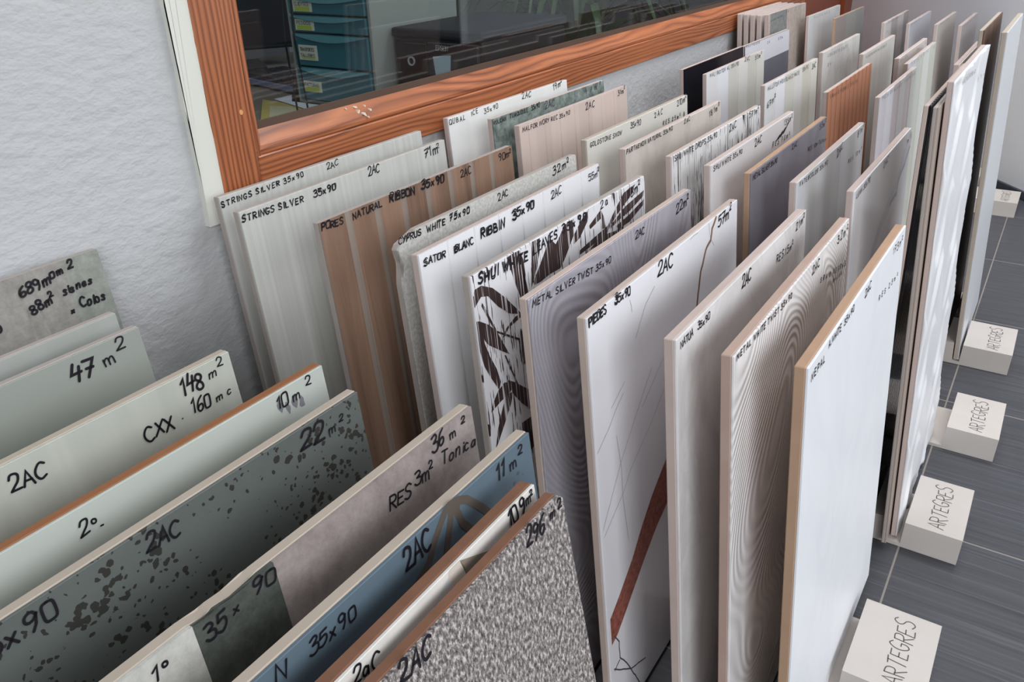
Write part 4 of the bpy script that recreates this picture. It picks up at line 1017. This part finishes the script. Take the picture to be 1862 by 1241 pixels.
LABEL = {
 'A0': 'warm grey tile inscribed 689 m² and three more notes, rearmost of the front left rack',
 'A1': 'pale glossy tile of which only an unwritten top strip shows, behind the 47 m² tile',
 'A2': 'pale green-grey tile with 47 m² written large near its corner',
 'A3': 'cream streaked tile with 148 m² over CXX 160 in the front left rack',
 'A4': 'cream tile with orange top edge and smudged 10 m² marking',
 'A5': 'green-grey tile with dark spots and 22 m² written at its corner, front left rack',
 'A6': 'tile of pale, dark green and mauve stone fields inscribed 36 m², chipped cream top edge',
 'A7': 'blue tile with taupe petal print and 11 m² at its corner',
 'A8': 'white tile with a grey triangle and brown edge marked 109 m², behind the granite tile',
 'A9': 'grainy grey granite-look tile with brown edge marked 296 m², front of the left rack',
 'T1': 'silver-white streaked tile without m² number, touching the window frame in the middle rack',
 'T2': 'silver-white streaked tile marked 71 m², second from the window in the middle rack',
 'T3': 'brown wood-look tile with grey grooves marked 90 m²',
 'T4': 'speckled grey stone tile with a chipped left edge marked 32 m²',
 'T5': 'white ribbed satin tile marked 55 m², in front of the chipped grey tile',
 'T6': 'white tile with dark brown leaf print and 18 m² at its corner',
 'T7': 'purplish silver tile with curved contour relief marked 22 m²',
 'T8': 'white tile with thin cracks, gold vein and a rust band, marked 57 m²',
 'T9': 'soft white marble tile marked 21 m² with RES 15 m² beneath, middle rack',
 'T10': 'white tile with fingerprint-like relief and reddish edge marked 32 m²',
 'T11': 'bright white tile marked 173 m², nearest the aisle in the middle rack',
 'Q1': 'ice-white tile marked 19 m² leaning by the window frame in the second rack',
 'Q2': 'dark green-grey mottled stone tile marked 47 m², behind the ivory planked tile',
 'Q3': 'pinkish ivory tile with plank lines marked 31 m²',
 'Q4': 'off-white stone tile with small dots marked 210 m²',
 'Q5': 'beige-grey stone tile marked 181 m², in front of the dotted off-white tile',
 'Q6': 'white tile with dense black vertical drips marked 571 m²',
 'Q7': 'plain white tile marked 135 m² above a scribbled-over note',
 'Q8': 'dark silver-violet tile with tan edge marked 53 m², second rack',
 'Q9': 'bluish white tile with vertical watercolour streaks marked 81 m²',
 'Q10': 'white marble tile with one broad grey diagonal vein in the second rack',
 'B': 'tall tile with black ribbed face seen nearly edge-on beside the wavy white tile',
 'C': 'thin tall taupe tile squeezed between the black ribbed tile and the wavy white tile',
 'W': 'tall white tile with wavy relief standing at the aisle end of the second rack',
 'P1': 'glossy black tile standing in front of the bare white wall below the window',
 'P2': 'off-white ribbon tile marked 53 m² covering part of the black tile',
 'P3': 'white ribbon tile with 67 m² written under its name in the third rack',
 'P4': 'orange-brown wood strip tile in the third rack',
 'P6': 'cream tile whose thick top edge peeks out above the wavy white tile',
 'P5': 'pale ribbon tile in front of the orange-brown strip tile',
 'K': 'tall bark-brown wood-look tile between the wavy white tile and the glossy grey panel',
 'G': 'tall thin pale grey glossy tile standing alone at the far right aisle end',
 'O0': 'slate-blue tile with a white written strip along its top, beside the black tile',
 'O1': 'cement-white tile with a dark cloudy stain just behind the orange-brown strip tile',
 'O2': 'matt off-white tile with grey writing right of the cloudy cement tile',
 'O3': 'cream tile mostly hidden behind a pale green ribbon tile in the fourth rack',
 'O4': 'pale green ribbon tile rising behind the pale ribbon tile of the third rack',
 'N0': 'grey and beige sampler tile at the front of the tight stack by the window end',
 'N1': 'glossy grey-white tile in front of the wooden door jamb, last rack',
 'N2': 'dull grey tile with tan edge in front of the wooden door, last rack',
 'N3': 'grey ribbed tile against the white end wall, first right of the bare wall gap',
 'N4': 'bluish white tile second from the bare wall gap in the last rack',
 'N5': 'warm white tile third from the bare wall gap in the last rack',
 'N6': 'rosy grey tile fourth from the bare wall gap in the last rack',
 'N7': 'beige matt tile hidden behind the bark-brown tile in the last rack',
}
GROUPS = {'A': 'sample tiles in the front left rack', 'T': 'sample tiles in the middle rack', 'Q': 'sample tiles in the second rack', 'P': 'sample tiles in the third rack', 'O': 'sample tiles in the fourth rack', 'N': 'sample tiles in the last rack',
          'B': 'tall tiles at the aisle ends of the racks', 'C': 'tall tiles at the aisle ends of the racks', 'W': 'tall tiles at the aisle ends of the racks', 'K': 'tall tiles at the aisle ends of the racks', 'G': 'tall tiles at the aisle ends of the racks'}

RIB = {  # across-the-tile relief of the glaze: list of (u, depth)
 'T3': None, 'T5': None, 'P2': None, 'P3': None, 'P5': None, 'Q3': None}
def rib_profile(k, w):
    if k == 'T3':
        p = [(0, 0)]; u = .036
        while u < w - .012:
            p += [(u, 0), (u + .0012, .0012), (u + .0085, .0012), (u + .0095, 0)]; u += .0435
        return p + [(w, 0)]
    if k == 'T5':
        p = []; u = 0.0
        while u < w - .001:
            e_ = min(u + .0435, w); p += [(u, .0), (e_ - .0005, .0011)]; u = e_
        return p
    if k in ('P2', 'P3', 'P5', 'O4'):
        p = []; u = 0.0; i = 0
        while u < w - .001:
            e_ = min(u + .0583, w); p += [(u + .0003, .0 if i % 2 else .0008), (e_ - .0003, .0 if i % 2 else .0008)]; u = e_; i += 1
        return p
    if k == 'Q3':
        p = [(0, 0)]; u = .022
        while u < w - .01:
            p += [(u, 0), (u + .0006, .0008), (u + .0018, .0008), (u + .0024, 0)]; u += .046
        return p + [(w, 0)]
    if k == 'P4':
        p = [(0, 0)]; u = .030
        while u < w - .01:
            p += [(u, 0), (u + .001, .0012), (u + .004, .0012), (u + .005, 0)]; u += .034
        return p + [(w, 0)]
    if k == 'A0':
        p = [(0, 0)]
        for u in (.04, .052, .12, .132, .20, .212, .268, .280):
            p += [(u, 0), (u + .003, .0012), (u + .007, 0)]
        return p + [(w, 0)]
    return None

def outline(k, w, h):
    if k == 'T4':
        return [(0, 0), (w, 0), (w, h), (.031, h), (.027, h - .0028), (.004, h - .0075), (.0, h - .012), (.0022, h - .019), (.0045, h - .026), (.0035, h - .033), (.0, h - .041), (-.0012, h - .047), (-.0005, h - .08)]
    if k == 'A6':
        return [(0, 0), (w, 0), (w, h), (.176, h), (.172, h - .0012), (.160, h - .0018), (.150, h - .0006), (.146, h - .0022), (.136, h), (0, h)]
    if k == 'A9':
        return [(0, 0), (w, 0), (w, h - .004), (w - .004, h), (0, h)]
    return [(0, 0), (w, 0), (w, h), (0, h)]

def tile(k):
    X, y, z, lean, w, h, yaw = TILE[k]
    l = math.radians(lean)
    zb = .008
    yb = y - (z - zb) * math.tan(l)
    root = empty('ceramic_tile', (X, yb, zb), (-l, 0, yaw))
    tag(root, LABEL[k], 'tile', GROUPS[k[0]])
    t = THICK.get(k, .0095)
    bd = BODY.get(k, B_PINK if k[0] in 'NOPQ' else B_GREY)
    ol = outline(k, w, h)
    fd = .0022                                   # glaze layer depth
    if k == 'W':
        nu, nz = 60, 190
        def dep(u, v):
            p = v / .088 + .55 * math.sin(2 * math.pi * (u / .15 + .1)) + u / .35
            row = math.floor(p); a = p - row
            saw = a ** 1.4 if a < .86 else .81 * (1 - a) / .14
            amp = .25 + .75 * abs(math.sin(math.pi * (u / .075 + .5 * row)))
            return .0006 - .0046 * saw * amp + .004
        def edge(v): return .004 * math.sin(2 * math.pi * v / .088 + 1.1) * .9
        bm = bmesh.new()
        gr = [[bm.verts.new((w * i / nu + edge(h * j / nz) * (i / nu) ** 3, dep(w * i / nu, h * j / nz) - .004, h * j / nz)) for i in range(nu + 1)] for j in range(nz + 1)]
        bk = [[bm.verts.new((w * i / nu + edge(h * j / nz) * (i / nu) ** 3, .0022, h * j / nz)) for i in (0, nu)] for j in range(nz + 1)]
        for j in range(nz):
            for i in range(nu): bm.faces.new((gr[j][i], gr[j][i + 1], gr[j + 1][i + 1], gr[j + 1][i]))
            bm.faces.new((gr[j][0], gr[j + 1][0], bk[j + 1][0], bk[j][0])); bm.faces.new((gr[j][nu], bk[j][1], bk[j + 1][1], gr[j + 1][nu]))
            bm.faces.new((bk[j][0], bk[j + 1][0], bk[j + 1][1], bk[j][1]))
        bm.faces.new(gr[0] + bk[0][::-1]); bm.faces.new(gr[nz][::-1] + bk[nz])
        mesh_obj('glazed_face', bm, G[k], root, True)
        bm = bmesh.new(); box(bm, (0, .0023, 0), (w - .003, t, h), .0006); mesh_obj('biscuit_body', bm, bd, root)
        y_ink = -.0046
    else:
        # biscuit body
        bm = bmesh.new(); prism(bm, ol, 'y', fd, t, .0007); mesh_obj('biscuit_body', bm, bd, root)
        # glazed face
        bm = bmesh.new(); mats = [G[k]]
        rp = rib_profile(k, w)
        if rp:
            pts = rp + [(w, fd - .0001), (0, fd - .0001)]
            prism(bm, pts, 'z', .0003, h - .0002)
            if k in ('T3',):
                mats.append(GROOVE)
                for f in bm.faces:
                    c = f.calc_center_median()
                    if c.y > .0004 and c.y < .0016 and abs(c.z - h / 2) < .01: f.material_index = 1
        else:
            ins = .0004
            pts = [(min(max(p[0], min(q[0] for q in ol) + ins), w - ins), min(max(p[1], ins), h - ins)) for p in ol]
            prism(bm, pts, 'y', 0, fd - .0001, .0003 if len(ol) == 4 else 0)
        # printed figures
        def clampp(q): return (min(max(q[0], .0006), w - .0006), min(max(q[1], .0006), h - .0006))
        def fill(name, mat, off):
            mats.append(mat); mi = len(mats) - 1
            for j, poly in enumerate(PRINT.get(name, [])):
                pts = []
                for q in map(clampp, poly):
                    if not pts or (Vector(q) - Vector(pts[-1])).length > 2e-4: pts.append(q)
                if (Vector(pts[0]) - Vector(pts[-1])).length < 2e-4: pts.pop()
                if len(pts) < 3: continue
                ar = sum(a[0] * b[1] - b[0] * a[1] for a, b in zip(pts, pts[1:] + pts[:1]))
                if ar < 0: pts = pts[::-1]
                vs_ = [bm.verts.new((q[0], -off - j * 4e-6, q[1])) for q in pts]
                f = bm.faces.new(vs_); f.material_index = mi
                bmesh.ops.triangulate(bm, faces=[f], ngon_method='EAR_CLIP')
        def lines(name, mat, wd, off, jag=0.0):
            mats.append(mat); mi = len(mats) - 1; r = random.Random(len(name))
            for j, poly in enumerate(PRINT.get(name, [])):
                pts = [Vector(clampp(q)) for q in poly]; fine = []
                for a, b in zip(pts, pts[1:]):
                    n_ = max(2, int((b - a).length / .006))
                    for i in range(n_): fine.append(a + (b - a) * (i / n_) + Vector((r.uniform(-1, 1), r.uniform(-1, 1))) * jag)
                fine.append(pts[-1])
                ribbon(bm, fine, wd, lambda p: (p.x, -off - j * 4e-6, p.y), mi)
        if k == 'T6': fill('leaf', LEAFP, .0002)
        if k == 'T8':
            lines('hair', HAIRP, .00055, .00015, .0002); fill('band', BANDP, .0002); lines('crack', CRACKP, .0015, .00025, .0005); lines('gold', GOLDP, .0038, .00025, .0009)
            lines('gold', CRACKP, .0007, .0003, .0009)
        if k == 'A7': lines('petal', PETAL, .0048, .00018, .0003)
        if k == 'A8': fill('paler', PALER, .00015); fill('disc', DISC, .0002); fill('tri', TRI, .00025)
        if k == 'Q10': lines('vein', VEIN, .020, .00012, .0012); lines('vein2', VEIN2, .007, .00018, .001)
        if k == 'O0':
            mats.append(STRIP); vs_ = [bm.verts.new(q) for q in ((.001, -.0002, h - .052), (w - .001, -.0002, h - .052), (w - .001, -.0002, h - .001), (.001, -.0002, h - .001))]
            bm.faces.new(vs_).material_index = len(mats) - 1
        if k == 'A4':
            mats.append(SMUDGE)
            r = random.Random(2)
            for cx, cz in ((.3075, .4640), (.3135, .4600), (.3200, .4610), (.3255, .4575)):
                ring = [(cx + r.uniform(.5, 1.2) * .0026 * math.cos(i * .7), cz + r.uniform(.5, 1.2) * .0048 * math.sin(i * .7)) for i in range(9)]
                f = bm.faces.new([bm.verts.new((q[0], -.0001 - cx * 1e-4, q[1])) for q in ring]); f.material_index = len(mats) - 1
        flat = len(mats) > 1 and k not in ('T3',)
        if flat:
            # outward winding of the slab only, prints keep theirs
            slab = [f for f in bm.faces if f.material_index == 0]
            bmesh.ops.recalc_face_normals(bm, faces=slab)
            flat_obj('glazed_face', bm, mats, root)
        else:
            mesh_obj('glazed_face', bm, mats, root)
        y_ink = -.0005
    # marker writing
    role = {'n': 'handwritten_name', 'g': 'handwritten_grade', 'q': 'handwritten_quantity', 'o': 'handwritten_note', 'o2': 'handwritten_note'}
    by = {}
    for kk, r, s, u0, z0, u1, z1, hh in WRITING:
        if kk == k: by.setdefault(r, []).append((s, u0, z0, u1, z1, hh))
    for r, items in by.items():
        bm = bmesh.new(); rg = random.Random(k + r)
        bold = k in ('T1', 'T2', 'T3', 'T4', 'T5', 'T6', 'T8') and r == 'n'
        for s, u0, z0, u1, z1, hh in items:
            hh *= .88 if k[0] != 'A' else 1.0
            wd = min(max(hh * (.18 if bold else .15), .0011), .0031)
            if k in ('A0',): wd = .0022
            write(bm, s, (u0, z0), (u1, z1), hh, lambda p: (p.x, y_ink, p.y), wd, rg)
            if bold and r == 'n': write(bm, s, (u0 + .0003, z0 + .0004), (u1, z1 + .0003), hh, lambda p: (p.x, y_ink - .00005, p.y), wd * .9, rg)
        if k == 'Q7' and r == 'o':
            ribbon(bm, chaikin([(.262, .448), (.285, .455), (.268, .447), (.300, .459), (.276, .447), (.315, .462), (.290, .449), (.325, .464)]), .0022, lambda p: (p.x, y_ink, p.y))
        soft = k[0] in 'NO' or (k, r) in (('Q2', 'g'), ('Q2', 'q'), ('Q4', 'q'), ('P4', 'n'))
        flat_obj(role[r], bm, INK_SOFT if soft else INK, root)
    return root

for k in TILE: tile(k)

# the rest of the tight stack by the window end: four plain pieces behind the sampler tile
X, y, z, lean, w, h, yaw = TILE['N0']
prev = None
for i in range(4):
    root = empty('ceramic_tile', (X + .004 * (i + 1), y - (z - .008) * math.tan(math.radians(lean)) + .0185 * (i + 1), .008), (-math.radians(lean), 0, 0))
    tag(root, ['pinkish edged tile right behind the sampler tile in the tight stack', 'pinkish edged tile in the middle of the tight stack, second behind the sampler', 'pinkish edged tile third behind the sampler in the tight stack', 'pinkish edged tile rearmost in the tight stack, touching the window frame'][i], 'tile', GROUPS['N'])
    bm = bmesh.new(); prism(bm, [(0, 0), (w, 0), (w, h - .002), (.003, h), (0, h - .003)], 'y', .0022, .012, .0006); mesh_obj('biscuit_body', bm, B_PINK, root)
    bm = bmesh.new(); box(bm, (.0004, 0, .0004), (w - .0004, .0021, h - .003)); mesh_obj('glazed_face', bm, G['O3'], root)

# ---------------------------------------------------------------- slotted stone beams
M_STONE = Mat('cream_limestone', .75, .2)
f = M_STONE.noise(M_STONE.coord(), 18, 4, .6)
M_STONE.color(M_STONE.mix(f, (190, 182, 175), (202, 196, 191))); M_STONE.bump(M_STONE.noise(M_STONE.coord(), 300, 2), .15, .0006)
M_GRAV = Mat('engraved_groove', .9).color((84, 80, 80))
def beam(label, x0, x1, y0, y1, keys, extra=(), letter=True, group=None):
    """comb-shaped bar along y with one leaning slot per tile"""
    root = empty('slotted_stone_stand', ((x0 + x1) / 2, y0, 0)); tag(root, label, 'tile stand', 'slotted stone beams of the racks')
    hw = (x1 - x0) / 2; H = .04
    sl = []
    for k in keys:
        X, y, z, lean, w, h, yaw = TILE[k]
        l = math.radians(lean); yb = y - (z - .008) * math.tan(l) - y0
        t = THICK.get(k, .0095)
        sl.append([yb - .0016 - (.0042 if k == 'W' else 0), yb + t / math.cos(l) + .0014, math.tan(l)])
    for a, b in extra: sl.append([a - y0, b - y0, 0])
    sl.sort(); mg = []
    for s in sl:
        if mg and s[0] < mg[-1][1] + .005: mg[-1][1] = max(mg[-1][1], s[1])
        else: mg.append(list(s))
    ZF = .0052; LN = y1 - y0
    ys = [0.0]; tops = [0.0]
    for a, b, tn in mg: ys += [a, b]; tops += [a, b + tn * .036]
    ys.append(LN); tops.append(LN)
    bm = bmesh.new()
    def row(x): return ([bm.verts.new((x, q, 0)) for q in ys], [bm.verts.new((x, q, ZF)) for q in ys], [bm.verts.new((x, q, H)) for q in tops])
    A, B = row(-hw), row(hw)
    n = len(ys)
    for i in range(n - 1):
        for R in (A, B): bm.faces.new((R[0][i], R[0][i + 1], R[1][i + 1], R[1][i]))
        bm.faces.new((A[0][i], A[0][i + 1], B[0][i + 1], B[0][i]))
        if i % 2 == 0:                                     # a tooth
            for R in (A, B): bm.faces.new((R[1][i], R[1][i + 1], R[2][i + 1], R[2][i]))
            bm.faces.new((A[2][i], A[2][i + 1], B[2][i + 1], B[2][i]))
            bm.faces.new((A[1][i], A[2][i], B[2][i], B[1][i])); bm.faces.new((A[1][i + 1], A[2][i + 1], B[2][i + 1], B[1][i + 1]))
        else:
            bm.faces.new((A[1][i], A[1][i + 1], B[1][i + 1], B[1][i]))
    bm.faces.new((A[0][0], A[1][0], B[1][0], B[0][0])); bm.faces.new((A[0][-1], A[1][-1], B[1][-1], B[0][-1]))
    mesh_obj('beam_body', bm, M_STONE, root)
    if letter:
        bm = bmesh.new(); write(bm, 'ARTEGRES', (-hw + .010, .024), (hw - .012, .024), .019, lambda p: (p.x, p.y, H + .0003), .0011, random.Random(3), .02)
        flat_obj('engraved_lettering', bm, M_GRAV, root)
    return root
T_ = ['T%d' % i for i in range(1, 12)]; Q_ = ['Q%d' % i for i in range(1, 11)] + ['B', 'C', 'W']; P_ = ['P%d' % i for i in range(1, 7)] + ['K', 'G']
O_ = ['O%d' % i for i in range(5)]; N_ = ['N%d' % i for i in range(1, 8)]; A_ = ['A%d' % i for i in range(10)]
beam('cream stone beam with engraved end below the bright white 173 m² tile, nearest the camera', .682, .802, -.032, .735, T_, [(.0475, .058)])
beam('cream stone beam at the left ends of the middle rack tiles', .408, .528, .02, .735, T_, letter=False)
beam('cream stone beam with engraved end at the foot of the wavy white tile', .966, 1.086, -.033, .735, Q_)
beam('cream stone beam with an open dark slot, right of the wavy white tile', 1.237, 1.357, -.049, .735, Q_, [(.022, .034)])
beam('cream stone beam with engraved end at the foot of the glossy grey panel', 1.541, 1.661, -.043, .70, P_)
beam('cream stone beam under the right halves of the third rack tiles', 1.765, 1.885, .058, .70, P_[:-1], letter=False)
beam('cream stone beam at the left of the fourth rack', 1.935, 2.055, .16, .70, O_, letter=False)
beam('cream stone beam at the right of the fourth rack', 2.16, 2.275, .16, .60, ['O1', 'O2', 'O3', 'O4'], letter=False)
beam('cream stone beam ending near the dark baseboard of the end wall', 2.497, 2.617, .02, .605, N_)
beam('cream stone beam under the right of the last rack', 2.72, 2.835, .135, .70, N_, letter=False)
beam('cream stone beam under the left of the front left rack', .05, .165, .0, .735, A_, letter=False)
beam('cream stone beam under the right of the front left rack', .19, .29, .0, .735, A_, letter=False)
bm = bmesh.new(); box(bm, (X - .0, .607, 0), (X + .36, .722, .0060), .001)
o = mesh_obj('support_slab', bm, M_STONE); tag(o, 'thin stone slab under the tight stack of tiles by the window end', 'slab')
